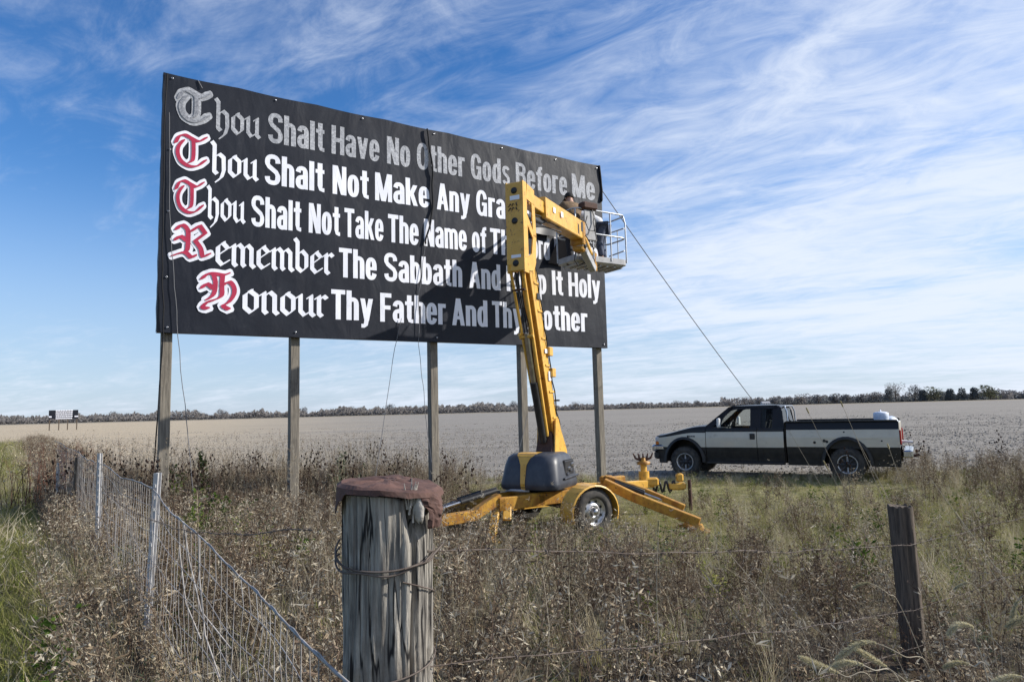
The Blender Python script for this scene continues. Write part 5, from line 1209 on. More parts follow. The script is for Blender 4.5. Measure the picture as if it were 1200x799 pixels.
mb = MB(); mb.box(c+fxd*2.4+fn*.065+UZ*-.45, (.7, .01, .25), (fxd, fn, UZ)); mb.build('lettering', 'letter', fb)

# ------------------------------------------------------------------ far trees
def rough_crown(mb, c, rx, rz, n, size, rnd, bare=False):
    for _ in range(n):
        while True:
            p = Vector((rnd.uniform(-1, 1), rnd.uniform(-1, 1), rnd.uniform(-1, 1)))
            if .15 < p.length < 1: break
        if rnd.random() < .45: p = p.normalized()*rnd.uniform(.75, 1.05)
        k = 1+.28*noise.noise(p*2.1+Vector((c[0], c[1], 0)))
        q = Vector(c)+Vector((p.x*rx*k, p.y*rx*k, p.z*rz*k)); a = Vector((rnd.gauss(0, 1), rnd.gauss(0, 1), rnd.gauss(0, 1))).normalized(); b_ = a.orthogonal().normalized(); s_ = size*rnd.uniform(.5, 1.2)
        w_ = s_*(.22 if bare else .7)
        mb.add([q-a*s_, q+b_*w_, q+a*s_, q-b_*w_], [(0, 1, 2, 3)])
def tree_mesh(seed, kind, h):
    rnd = random.Random(seed); tk = MB(); cr_ = MB()
    tk.tube([(0, 0, -.3), (.1, 0, h*.25), (.0, .1, h*.5), (.1, 0, h*.78)], [h*.028, h*.022, h*.014, h*.004], 8)
    for k in range(9 if kind != 'ever' else 3):
        a = rnd.uniform(0, 6.28); z0 = h*rnd.uniform(.22, .5); l = h*rnd.uniform(.25, .42)
        tk.tube([(0, 0, z0), (math.cos(a)*l*.45, math.sin(a)*l*.45, z0+l*.4), (math.cos(a)*l*.8, math.sin(a)*l*.8, z0+l*.95)], [h*.011, h*.007, h*.002], 5)
    if kind == 'bare':
        for _ in range(9): a = rnd.uniform(0, 6.28); rough_crown(cr_, (math.cos(a)*h*.20, math.sin(a)*h*.2, h*rnd.uniform(.45, .8)), h*.22, h*.20, 90, h*.045, rnd, True)
    elif kind == 'ever':
        for k in range(7): z = h*(.12+.12*k); rough_crown(cr_, (0, 0, z+h*.08), h*.30*(1.15-k/14), h*.14, 110, h*.055, rnd)
    else:
        for _ in range(10): a = rnd.uniform(0, 6.28); d_ = rnd.uniform(0, h*.26); rough_crown(cr_, (math.cos(a)*d_, math.sin(a)*d_, h*rnd.uniform(.16, .78)), h*.22, h*.19, 62, h*.045, rnd)
    return tk.mesh('trunk', 'trunk'), cr_.mesh('crown', {'bare': 'crown', 'ever': 'evergreen', 'round': 'crown', 'green': 'crowngreen'}[kind])
TREES = [('round', 11), ('round', 12), ('bare', 13), ('ever', 14), ('green', 15), ('bare', 16)]
TM = {}
for kd, sdn in TREES: TM.setdefault(kd, []).append(tree_mesh(sdn, kd, 10.0))
fpx = lambda X, Y: ((X-600)/800.0*Y*1.005)
def far_tree(px_, Y, h, kind, label, k=0, wd=1.0, group='trees along the far edge of the field'):
    t_, c_ = TM[kind][k % len(TM[kind])]; x = fpx(px_, Y)
    o = thing({'ever': 'evergreen_tree', 'bare': 'bare_tree'}.get(kind, 'broadleaf_tree'), label, 'tree', (x, Y, .08), group)
    for nm, me in (('trunk', t_), ('crown', c_)):
        q = bpy.data.objects.new(nm, me); col.objects.link(q); q.parent = o
    o.scale = (h/10*wd, h/10*wd, h/10); o.rotation_euler = (0, 0, px_*.37)
rt = [
 (672, 640, 9, 'bare', 'bare grey tree on the horizon just right of the boom lift mast'),
 (850, 650, 6, 'round', 'small low tree on the horizon above the truck windscreen'),
 (868, 650, 10, 'bare', 'bare tree on the horizon above the truck cab'),
 (886, 650, 7, 'round', 'low brown tree beside the end of the guy rope'),
 (903, 660, 9.5, 'round', 'rounded tree just above the rear edge of the truck cab'),
 (918, 660, 9, 'round', 'rounded tree above the gap between truck cab and bed'),
 (934, 655, 12, 'round', 'taller rounded tree above the front of the truck bed'),
 (954, 655, 10.5, 'round', 'broad brown tree above the middle of the truck bed'),
 (972, 660, 11.5, 'round', 'brown tree above the front edge of the rear truck wheel'),
 (988, 655, 10, 'round', 'brown tree left of the tall bare tree group'),
 (1003, 660, 10.5, 'round', 'brown tree at the left foot of the tall bare tree'),
 (1018, 660, 11.5, 'round', 'broad brown tree above the white bundle'),
 (1044, 665, 20, 'bare', 'tallest bare tree of the far tree line, right of the white bundle'),
 (1036, 655, 13, 'ever', 'dark evergreen under the tallest bare tree'),
 (1066, 665, 17, 'bare', 'second bare tree beside the tallest one'),
 (1088, 650, 16, 'green', 'broad greenish rounded tree in the right part of the tree line'),
 (1107, 655, 11.5, 'ever', 'left one of the dark evergreens between the two green trees'),
 (1121, 655, 12, 'ever', 'middle one of the dark evergreens between the two green trees'),
 (1135, 655, 12, 'ever', 'right one of the dark evergreens between the two green trees'),
 (1153, 645, 16, 'green', 'yellowish green tree standing apart near the right end of the tree line'),
 (1075, 655, 11, 'ever', 'dark evergreen between the second bare tree and the broad green tree'),
 (355, 760, 12, 'bare', 'bare tree rising over the far wood right of the second billboard post'),
]
for i, (a, b_, h_2, kd, lb_) in enumerate(rt): far_tree(a, b_, h_2, kd, lb_, i, 1.6 if kd in ('round', 'green') else 1.15)
rnd = random.Random(3)
def wood(name, label, segs, mat_, n_per, hf):
    mb = MB()
    for (x0, x1, Y, hh) in segs:
        cnt = int(abs(x1-x0)*n_per)
        for _ in range(cnt):
            px_ = rnd.uniform(x0, x1); h_2 = hh*(.82+.40*noise.noise(Vector((px_*.021, Y*.01, 0)))+.30*noise.noise(Vector((px_*.09, Y*.01, 3)))+.30*noise.noise(Vector((px_*.31, Y*.01, 6)))+.15*rnd.random())
            z = h_2*rnd.random()**1.5; YY = Y+rnd.uniform(-12, 12); q = Vector((fpx(px_, YY), YY, .1+z)); a = Vector((rnd.gauss(0, 1), rnd.gauss(0, .6), rnd.gauss(0, 1.3))).normalized(); b2 = a.orthogonal().normalized(); s_ = rnd.uniform(.7, 1.7)
            mb.add([q-a*s_, q+b2*s_*.5, q+a*s_, q-b2*s_*.5], [(0, 1, 2, 3)])
    o = mb.build(name, mat_); tag(o, label, kind='stuff')
wood('distant_wood', 'low far off wood of bare brown trees along the whole horizon', [(-600, 190, 700, 8.5), (-300, 190, 690, 6), (180, 600, 740, 8.5), (380, 600, 720, 8), (590, 850, 820, 6.5), (840, 1180, 700, 9.0), (1160, 1900, 760, 9)], 'crown', 34, 0)
wood('distant_evergreens', 'dark low trees in the right part of the far tree line', [(880, 1150, 680, 6.5), (1090, 1140, 670, 8), (1150, 1700, 760, 7)], 'evergreen', 30, 0)
for i, (px_, h_2, lb_) in enumerate([(18, 10, 'left of the distant billboard, nearest the left edge'), (112, 9, 'just right of the distant billboard'), (135, 12, 'taller one left of the first timber post'), (150, 10, 'nearest the first timber post on its left'),
    (232, 10, 'right of the grey cord by the first timber post'), (262, 12, 'midway between the first two timber posts'), (300, 9, 'low one left of the second timber post'), (410, 12, 'above the tall grey green bush'), (424, 10, 'above the lower grey green bush'),
    (455, 13, 'behind the slanting grey cord'), (540, 10, 'right of the third timber post'), (566, 11, 'left of the lift boom'), (600, 12, 'behind the lift boom'), (696, 9, 'left of the last timber post'), (740, 8, 'right of the last timber post'), (790, 9, 'above the truck bonnet'), (812, 8, 'above the front door of the truck')]):
    far_tree(px_, 735+10*(i % 3), h_2, 'bare', 'small bare tree in far wood, '+lb_, i, 1.3, 'small bare trees in the far wood')
# pale field margin under the trees
mb = MB(); mb.grid([[Vector((fpx(x, Y), Y, z)) for x in range(-600, 1900, 50)] for Y, z in ((560, .12), (580, .45), (640, .5), (660, .12))]); MAT['margin'] = mat('dry_margin', (.30, .25, .17), .95, color2=(.20, .17, .12), scale=.05)
tag(mb.build('field_margin', 'margin'), 'pale grass bank along the far end of the field', kind='structure')
# small white farm building under the trees above the cab
hb_ = thing('farm_house', 'tiny white farm building among the far trees above the truck cab', 'house', (fpx(892, 640), 640, .3))
mb = MB(); mb.box((fpx(892, 640), 640, 1.6), (7, 6, 2.6)); mb.build('wall', 'mirrorback', hb_)
mb = MB(); x = fpx(892, 640); mb.add([(x-3.8, 636.7, 2.9), (x+3.8, 636.7, 2.9), (x+3.8, 640, 4.3), (x-3.8, 640, 4.3), (x-3.8, 643.3, 2.9), (x+3.8, 643.3, 2.9)], [(0, 1, 2, 3), (3, 2, 5, 4), (0, 3, 4), (1, 5, 2)]); mb.build('roof', 'tub', hb_)
for i in range(3):
    mb = MB(); mb.box((x-2.2+2.2*i, 636.98, 1.7), (.8, .06, 1.0)); mb.build('window', 'black', hb_)

# ------------------------------------------------------------------ vegetation
def blade(mb, base, az, lean, ln, wd, bend, seg=4, mi=0, tipdroop=0):
    p = Vector(base); th = lean; side = Vector((-math.sin(az), math.cos(az), 0)); vs = []
    for i in range(seg+1):
        k = i/seg; w_ = wd*(1-k*.92)*.5
        vs += [p-side*w_, p+side*w_]
        d_ = Vector((math.cos(az)*math.sin(th), math.sin(az)*math.sin(th), math.cos(th))); p = p+d_*(ln/seg); th += bend/seg*(1+k)
    mb.add(vs, [(2*i, 2*i+1, 2*i+3, 2*i+2) for i in range(seg)], mi); return p
def leaf(mb, p, dr, ln, wd, mi=0, curl=.3, rnd=random):
    d_ = Vector(dr).normalized(); s_ = d_.cross(Vector((rnd.gauss(0, 1), rnd.gauss(0, 1), rnd.gauss(0, 1)))).normalized(); n_ = d_.cross(s_)
    mb.add([p, p+d_*ln*.5+s_*wd*.5+n_*curl*ln*.3, p+d_*ln+n_*curl*ln, p+d_*ln*.5-s_*wd*.5+n_*curl*ln*.3], [(0, 1, 2, 3)], mi)
def stem(mb, p, q, w0, w1, mi=0, rnd=random):
    p, q = Vector(p), Vector(q); d_ = (q-p).normalized(); s_ = d_.orthogonal().normalized(); s2 = d_.cross(s_)
    tri = [s_, -s_*.5+s2*.87, -s_*.5-s2*.87]
    mb.add([p+t_*w0 for t_ in tri]+[q+t_*w1 for t_ in tri], [(0, 1, 4, 3), (1, 2, 5, 4), (2, 0, 3, 5)], mi)
TP = bpy.data.collections.new('plant_templates')
def template(name, mb, mats):
    me = mb.mesh(name, mats); o = bpy.data.objects.new(name, me); TP.objects.link(o); return o
names = []
def tpl(kind, v, mb, mats):
    nm = 'T%02d_%s_%d' % (len(names), kind, v); names.append((kind, nm)); template(nm, mb, mats)
def dry_weed(rnd, h, n, mi=0):
    mb = MB()
    for _ in range(n):
        b_ = Vector((rnd.uniform(-.09, .09), rnd.uniform(-.09, .09), 0)); hh = h*rnd.uniform(.65, 1.1); az = rnd.uniform(0, 6.28); ln = rnd.uniform(.0, .35)
        top = b_+Vector((math.cos(az)*hh*ln, math.sin(az)*hh*ln, hh)); mid = b_.lerp(top, .5)+Vector((rnd.gauss(0, .02), rnd.gauss(0, .02), 0))
        stem(mb, b_, mid, .0030, .0024, 2 if _ == 0 else 0); stem(mb, mid, top, .0024, .0014, 2 if _ == 0 else 0)
        for k in range(13):
            t_ = rnd.uniform(.12, 1); p = (b_.lerp(mid, t_*2) if t_ < .5 else mid.lerp(top, t_*2-1)); a = rnd.uniform(0, 6.28); l = rnd.uniform(.05, .16)*(1.15-t_*.5)
            q = p+Vector((math.cos(a)*l, math.sin(a)*l, l*rnd.uniform(.2, 1.1))); stem(mb, p, q, .0011, .0007, 0)
            for _ in range(3):
                tt = rnd.uniform(.3, 1); leaf(mb, p.lerp(q, tt), (rnd.gauss(0, 1), rnd.gauss(0, 1), rnd.gauss(0, .8)), rnd.uniform(.014, .042), rnd.uniform(.006, .015), 1 if rnd.random() < .8 else 2, rnd.uniform(-.6, .6), rnd)
        for k in range(5):
            t_ = rnd.uniform(.05, .9); p = b_.lerp(top, t_); leaf(mb, p, (rnd.gauss(0, 1), rnd.gauss(0, 1), rnd.gauss(-.3, .6)), rnd.uniform(.04, .11), rnd.uniform(.008, .020), 1, rnd.uniform(-.7, .7), rnd)
    return mb
for v in range(4):
    rnd = random.Random(100+v); tpl('weed', v, dry_weed(rnd, .62, 6), ['drydark', 'dry', 'pale'])
for v in range(3):
    rnd = random.Random(150+v); tpl('darkweed', v, dry_weed(rnd, .70, 6), ['drydark', 'drydark', 'dry'])
for v in range(3):      # single bent pale stalks
    rnd = random.Random(180+v); mb = MB()
    for _ in range(7):
        az = rnd.uniform(0, 6.28); b_ = (rnd.gauss(0, .1), rnd.gauss(0, .1), 0); p = blade(mb, b_, az, rnd.uniform(.05, .6), rnd.uniform(.45, .85), .0055, rnd.uniform(-.2, .9), 5, 0)
        for _ in range(5): leaf(mb, p, (rnd.gauss(0, .6), rnd.gauss(0, .6), .5), rnd.uniform(.02, .05), .005, 0, .3, rnd)
    for _ in range(10): leaf(mb, Vector((rnd.gauss(0, .12), rnd.gauss(0, .12), rnd.uniform(.1, .5))), (rnd.gauss(0, 1), rnd.gauss(0, 1), rnd.gauss(-.3, .6)), rnd.uniform(.06, .14), .012, 0, rnd.uniform(-.8, .8), rnd)
    tpl('stalk', v, mb, ['pale'])
for v in range(3):      # dry grass tuft
    rnd = random.Random(200+v); mb = MB()
    for _ in range(42): blade(mb, (rnd.gauss(0, .05), rnd.gauss(0, .05), 0), rnd.uniform(0, 6.28), rnd.uniform(.02, .4), rnd.uniform(.28, .62), rnd.uniform(.003, .007), rnd.uniform(.1, 1.3), 4, 0)
    tpl('tuft', v, mb, ['straw'])
for v in range(3):      # matted blades near the ground
    rnd = random.Random(250+v); mb = MB()
    for _ in range(46): blade(mb, (rnd.gauss(0, .12), rnd.gauss(0, .12), rnd.uniform(.0, .10)), rnd.uniform(0, 6.28), rnd.uniform(.7, 1.4), rnd.uniform(.18, .42), rnd.uniform(.003, .007), rnd.uniform(-.3, .8), 4, 0 if rnd.random() < .75 else 1)
    tpl('mat', v, mb, ['straw', 'dry'])
for v in range(3):      # green tuft
    rnd = random.Random(300+v); mb = MB()
    for _ in range(52): blade(mb, (rnd.gauss(0, .06), rnd.gauss(0, .06), 0), rnd.uniform(0, 6.28), rnd.uniform(.05, .7), rnd.uniform(.14, .34), rnd.uniform(.003, .007), rnd.uniform(.2, 1.4), 3, 0 if rnd.random() < .6 else 1)
    tpl('green', v, mb, ['yellowgreen', 'straw'])
for v in range(3):      # mown verge grass
    rnd = random.Random(330+v); mb = MB()
    for _ in range(60): blade(mb, (rnd.gauss(0, .09), rnd.gauss(0, .09), 0), rnd.uniform(0, 6.28), rnd.uniform(.05, .9), rnd.uniform(.06, .15), rnd.uniform(.003, .006), rnd.uniform(.2, 1.2), 3, 0 if rnd.random() < .75 else 1)
    tpl('lawn', v, mb, ['green', 'yellowgreen'])
for v in range(3):      # tall reed-like grass with plume
    rnd = random.Random(360+v); mb = MB()
    for _ in range(9):
        b_ = (rnd.gauss(0, .06), rnd.gauss(0, .06), 0); az = rnd.uniform(0, 6.28); h_2 = rnd.uniform(.75, 1.15)
        p = blade(mb, b_, az, rnd.uniform(0, .12), h_2, .005, rnd.uniform(0, .35), 4, 0)
        for k in range(9): leaf(mb, p-Vector((0, 0, rnd.uniform(-.02, .17))), (rnd.gauss(0, .5), rnd.gauss(0, .5), 1), rnd.uniform(.03, .06), .006, 1, .2, rnd)
    for _ in range(16): blade(mb, (rnd.gauss(0, .06), rnd.gauss(0, .06), 0), rnd.uniform(0, 6.28), rnd.uniform(.02, .3), rnd.uniform(.4, .75), .006, rnd.uniform(.3, 1.5), 4, 0)
    tpl('reed', v, mb, ['straw', 'dry'])
for v in range(3):      # dark seed heads on thin stems
    rnd = random.Random(380+v); mb = MB()
    for _ in range(3):
        b_ = Vector((rnd.gauss(0, .08), rnd.gauss(0, .08), 0)); h_2 = rnd.uniform(.85, 1.2); top = b_+Vector((rnd.gauss(0, .06), rnd.gauss(0, .06), h_2)); stem(mb, b_, top, .003, .0018, 0)
        heads = [top]
        for _ in range(4):
            t_ = rnd.uniform(.55, .9); p = b_.lerp(top, t_); a = rnd.uniform(0, 6.28); q = p+Vector((math.cos(a)*.09, math.sin(a)*.09, rnd.uniform(.1, .22))); stem(mb, p, q, .0016, .001, 0); heads.append(q)
        for q in heads:
            r_ = rnd.uniform(.010, .017); mb.lathe([(-.022, 0), (-.010, r_), (.012, r_*.9), (.030, 0)], q, (rnd.gauss(0, .2), rnd.gauss(0, .2), 1), 6, 1)
            for _ in range(8): leaf(mb, q, (rnd.gauss(0, 1), rnd.gauss(0, 1), rnd.gauss(.3, .7)), .035, .003, 1, .2, rnd)
        for _ in range(10): leaf(mb, b_.lerp(top, rnd.uniform(.1, .7)), (rnd.gauss(0, 1), rnd.gauss(0, 1), rnd.gauss(0, .6)), rnd.uniform(.05, .1), .014, 2, rnd.uniform(-.6, .6), rnd)
    tpl('seed', v, mb, ['drydark', 'seed', 'drydark'])
def leafy(rnd, h, n, ll, lw, dens, mats):
    mb = MB()
    for _ in range(n):
        b_ = Vector((rnd.gauss(0, .07), rnd.gauss(0, .07), 0)); az = rnd.uniform(0, 6.28); l = rnd.uniform(0, .5); hh = h*rnd.uniform(.6, 1.1)
        top = b_+Vector((math.cos(az)*l*hh, math.sin(az)*l*hh, hh)); stem(mb, b_, top, .004, .002, 1)
        for k in range(dens):
            t_ = rnd.uniform(.12, 1.02); p = b_.lerp(top, t_); a = rnd.uniform(0, 6.28); d_ = Vector((math.cos(a), math.sin(a), rnd.uniform(-.2, .8))); p2 = p+d_*rnd.uniform(0, .05)
            leaf(mb, p2, d_, ll*rnd.uniform(.5, 1.2), lw*rnd.uniform(.6, 1.2), 0, rnd.uniform(-.5, .3), rnd)
    return mb
for v in range(3): rnd = random.Random(400+v); tpl('leafy', v, leafy(rnd, .42, 5, .055, .028, 20, 0), ['leafgreen', 'dry'])
for v in range(2): rnd = random.Random(420+v); tpl('sageweed', v, leafy(rnd, .55, 4, .05, .014, 26, 0), ['sage', 'dry'])
for v in range(3):      # clods and chopped stubble
    rnd = random.Random(440+v); mb = MB()
    for _ in range(9):
        q = Vector((rnd.gauss(0, .35), rnd.gauss(0, .35), rnd.uniform(-.01, .02))); r_ = rnd.uniform(.010, .038); mb.box(q, (r_*2, r_*1.4, r_), (Vector((math.cos(r_*99), math.sin(r_*99), .2)).normalized(), Vector((-math.sin(r_*99), math.cos(r_*99), 0)), UZ), taper=.5)
    for _ in range(26): blade(mb, (rnd.gauss(0, .4), rnd.gauss(0, .4), .01), rnd.uniform(0, 6.28), rnd.uniform(.6, 1.6), rnd.uniform(.05, .16), rnd.uniform(.004, .009), rnd.uniform(-.3, .5), 2, 1 if rnd.random() < .12 else 0)
    tpl('clod', v, mb, ['clod', 'straw'])
for v in range(4):      # flattened yellow-green grass
    rnd = random.Random(460+v); mb = MB(); a0 = rnd.uniform(0, 6.28)
    for _ in range(64): blade(mb, (rnd.gauss(0, .13), rnd.gauss(0, .13), rnd.uniform(.0, .09)), a0+rnd.gauss(0, .9), rnd.uniform(.8, 1.35), rnd.uniform(.14, .34), rnd.uniform(.004, .009), rnd.uniform(-.3, .7), 4, 0 if rnd.random() < .72 else 1)
    tpl('matgreen', v, mb, ['yellowgreen', 'straw'])
KI = {}
for i, (k_, nm) in enumerate(names): KI.setdefault(k_, []).append(i)

import numpy as np
def scatter(name, label, pts):
    """pts: list of (x, y, z, template index, scale, yaw, tilt x, tilt y)"""
    n = len(pts); me = bpy.data.meshes.new(name); me.vertices.add(n); a = np.array(pts, dtype=np.float64)
    me.vertices.foreach_set('co', a[:, :3].astype(np.float32).ravel())
    at_ = me.attributes.new('idx', 'INT', 'POINT'); at_.data.foreach_set('value', a[:, 3].astype(np.int32))
    at_ = me.attributes.new('scl', 'FLOAT', 'POINT'); at_.data.foreach_set('value', a[:, 4].astype(np.float32))
    at_ = me.attributes.new('rot', 'FLOAT_VECTOR', 'POINT'); at_.data.foreach_set('vector', np.stack([a[:, 6], a[:, 7], a[:, 5]], 1).astype(np.float32).ravel())
    o = bpy.data.objects.new(name, me); col.objects.link(o)
    ng = bpy.data.node_groups.new(name+'_instances', 'GeometryNodeTree')
    ng.interface.new_socket('Geometry', in_out='INPUT', socket_type='NodeSocketGeometry'); ng.interface.new_socket('Geometry', in_out='OUTPUT', socket_type='NodeSocketGeometry')
    gi = ng.nodes.new('NodeGroupInput'); go = ng.nodes.new('NodeGroupOutput'); m2p = ng.nodes.new('GeometryNodeMeshToPoints'); iop = ng.nodes.new('GeometryNodeInstanceOnPoints')
    ci = ng.nodes.new('GeometryNodeCollectionInfo'); ci.inputs['Collection'].default_value = TP; ci.inputs['Separate Children'].default_value = True; ci.inputs['Reset Children'].default_value = True
    def na(nm, ty_):
        q = ng.nodes.new('GeometryNodeInputNamedAttribute'); q.data_type = ty_; q.inputs['Name'].default_value = nm; return [s_ for s_ in q.outputs if s_.enabled][0] if False else q.outputs['Attribute']
    e2r = ng.nodes.new('FunctionNodeEulerToRotation')
    L_ = ng.links.new
    L_(gi.outputs[0], m2p.inputs['Mesh']); L_(m2p.outputs[0], iop.inputs['Points']); L_(ci.outputs[0], iop.inputs['Instance']); iop.inputs['Pick Instance'].default_value = True
    L_(na('idx', 'INT'), iop.inputs['Instance Index']); L_(na('scl', 'FLOAT'), iop.inputs['Scale']); L_(na('rot', 'FLOAT_VECTOR'), e2r.inputs[0]); L_(e2r.outputs[0], iop.inputs['Rotation'])
    L_(iop.outputs[0], go.inputs[0])
    md = o.modifiers.new('plants', 'NODES'); md.node_group = ng
    return tag(o, label, kind='stuff')
def inview(x, y): return y > .9 and abs(x) < .80*y+1.6
rnd = random.Random(11)
def pick(ws):
    t_ = rnd.random()*sum(w_ for _, w_ in ws)
    for k_, w_ in ws:
        t_ -= w_
        if t_ <= 0: return rnd.choice(KI[k_])
    return rnd.choice(KI[ws[-1][0]])
def pt(x, y, idx, s_, tl=.18): return (x, y, gz(x, y)-.01, idx, s_, rnd.uniform(0, 6.28), rnd.gauss(0, tl), rnd.gauss(0, tl))
P_near, P_mid, P_right, P_verge, P_tall, P_clod = [], [], [], [], [], []
def rightgreen(x, y):     # the yellow-green matted ground in front of and beside the truck
    n_ = nz(x, y, 0, .5)*1.2
    return sstep(-.3, 1.1, (x-.4)*.5+(y-8.1)*.5+n_*.8)*sstep(-1.6, .6, x+.1)
y = 1.0
cell = .17
while y < 20.2:
    st = cell*(1+y*.020); x = -.8*y-1.6
    while x < .8*y+1.6:
        X_ = x+rnd.uniform(-.5, .5)*st; Y_ = y+rnd.uniform(-.5, .5)*st; x += st
        if not inview(X_, Y_) or Y_ < 1.0: continue
        off = X_-fence_x(Y_)
        edge = 19.2+.8*nz(X_, 0, 2, .4)-(1.3 if X_ > 2.5 else 0)
        if Y_ > edge: continue
        if off < -.62+.34*sstep(4, 15, Y_)-.2*nz(X_, Y_, 0, .6): continue
        if (X_-CPX)**2+(Y_-CPY)**2 < .04: continue
        if (X_-RPX)**2+(Y_-RPY)**2 < .012: continue
        if X_*X_*.5+Y_*Y_ < 2.0: continue
        tall = sstep(9.5, 13, Y_-.25*X_)*(1-sstep(-.5, 1.5, X_*.6+.1*Y_)) if X_ < 1 else 0
        gr_ = rightgreen(X_, Y_)
        n1_ = nz(X_, Y_, 3, .45); n2_ = nz(X_, Y_, 9, .9)
        lift_clear = (-1.4 < X_ < 2.6 and 9.0 < Y_ < 13.0)
        truckz = (Y_ > 14.5 and X_ > 3.0)
        if rnd.random() < gr_*(.9 if not truckz else 1.0):
            s_ = rnd.uniform(.5, 1.15)*(.75 if Y_ > 13 else 1)*(1 if not truckz else .8)
            P_right.append(pt(X_, Y_, pick([('green', 2.4+5*max(0, nz(X_, Y_, 51, .8))), ('matgreen', 4.2), ('mat', 1.2+7*max(0, nz(X_, Y_, 57, .7))), ('tuft', .5+3*max(0, nz(X_, Y_, 63, 1.1))), ('stalk', .35), ('darkweed', .25+1.2*max(0, nz(X_, Y_, 70, .5)) if not truckz else .1), ('weed', .35 if not truckz else .03), ('leafy', .30)]), s_*(.7 if 10 < Y_ < 13 and X_ < 3.4 else 1), .25))
        elif rnd.random() < tall:
            P_tall.append(pt(X_, Y_, pick([('reed', 1.6), ('darkweed', 4.5), ('seed', .5), ('tuft', 1), ('weed', 1.5)]), rnd.uniform(.75, 1.12), .1))
        else:
            dk = max(0, n1_*2.2)
            green_ = 1.6*max(0, n2_*1.6-.15)+(.9 if (X_ < -1.5 and 6 < Y_ < 11) else 0)
            s_ = rnd.uniform(.55, 1.12)*(.5 if (abs(X_/Y_-.553) < .035 and Y_ < 4) else 1)*(1.0-.22*sstep(0, 2, X_)*sstep(9, 6, Y_))*(.36 if lift_clear else (.7 if (-1.6 < X_ < 2.8 and Y_ > 7.6) else 1))
            (P_near if Y_ < 7 else P_mid).append(pt(X_, Y_, pick([('weed', 3.0+4*max(0, nz(X_, Y_, 31, .55))), ('darkweed', .35+dk*2), ('tuft', 1.1+2.5*max(0, nz(X_, Y_, 20, .7))), ('stalk', .8+3*max(0, nz(X_, Y_, 44, .6))), ('mat', 1.8), ('green', 1.0+green_*1.1), ('leafy', .12+green_*.35), ('sageweed', .18), ('seed', .05 if Y_ > 8 else 0)]), s_, .22))
    y += st
y = 2.5      # mown verge
while y < 62:
    st = .12*(1+y*.045); x = -.8*y-1.2
    while x < fence_x(y)-.35:
        X_ = x+rnd.uniform(-.5, .5)*st; Y_ = y+rnd.uniform(-.5, .5)*st; x += st
        if X_ < -.8*Y_-1.5: continue
        if X_-fence_x(Y_) > -.55: continue
        P_verge.append(pt(X_, Y_, pick([('lawn', 8), ('green', .5), ('mat', .6), ('tuft', .02)]), rnd.uniform(.8, 1.3)*(1+y*.02), .2))
    y += st
# weeds following the fence out to the bramble clump, and thinly beyond
for _ in range(750):
    Y_ = rnd.uniform(12, 60)**1.0; X_ = fence_x(Y_)+rnd.gauss(.95, .6); 
    if Y_ > 19: P_tall.append(pt(X_, Y_, pick([('weed', 3), ('darkweed', 2), ('stalk', 3)]), rnd.uniform(.5, 1.5), .25))
for _ in range(420):    # pale reeds along the far edge of the weed strip
    X_ = rnd.uniform(-15, -1); Y_ = 18+rnd.random()*2.4+.8*nz(X_, 0, 2, .4); P_tall.append(pt(X_, Y_, pick([('reed', 4), ('seed', .6), ('tuft', 2)]), rnd.uniform(.45, .8), .12))
for _ in range(520):    # ragged taller weeds along the field edge on the right
    X_ = rnd.uniform(8.6, 16); Y_ = rnd.uniform(14.2, 18.6)
    if abs(X_-fence_x(0)) < 0 or not inview(X_, Y_): continue
    P_right.append(pt(X_, Y_, pick([('weed', 3), ('darkweed', 1), ('stalk', 1.5), ('tuft', 2), ('seed', .25), ('green', 2)]), rnd.uniform(.6, 1.15), .2))
for _ in range(420):
    X_ = rnd.uniform(1.5, 13); Y_ = 18.0+rnd.gauss(0, .5)-(.9 if X_ > 2.5 else 0)
    P_right.append(pt(X_, Y_, pick([('matgreen', 2), ('mat', 1), ('tuft', 1), ('green', 2)]), rnd.uniform(.4, .8), .2))
y = 18.5                # clods and straw on the field
while y < 120:
    st = .52*(1+(y-18)*.045); x = max(-.8*y-2, fence_x(y)+.8)
    while x < .8*y+2:
        X_ = x+rnd.uniform(-.5, .5)*st; Y_ = y+rnd.uniform(-.5, .5)*st; x += st
        if rnd.random() > 1-sstep(28, 120, Y_)**.7: continue
        P_clod.append((X_, Y_, gz(X_, Y_), pick([('clod', 1)]), rnd.uniform(.7, 1.3)*(1+(Y_-18)*.012), rnd.uniform(0, 6.28), 0, 0))
    y += st
scatter('dry_weeds', 'dense brown dry weeds filling the near ground inside the fence', P_near)
scatter('brown_weeds', 'dry brown weeds and grass round the boom lift and billboard posts', P_mid)
scatter('matted_grass', 'yellow green matted grass between the right post and the truck', P_right)
scatter('tall_dry_grass', 'tall dry grass and dark weeds behind the billboard posts', P_tall)
scatter('verge_grass', 'short green mown grass left of the wire fence', P_verge)
scatter('stubble_litter', 'chopped stalks and clods strewn over the field', P_clod)
print('instances', len(P_near), len(P_mid), len(P_right), len(P_tall), len(P_verge), len(P_clod))

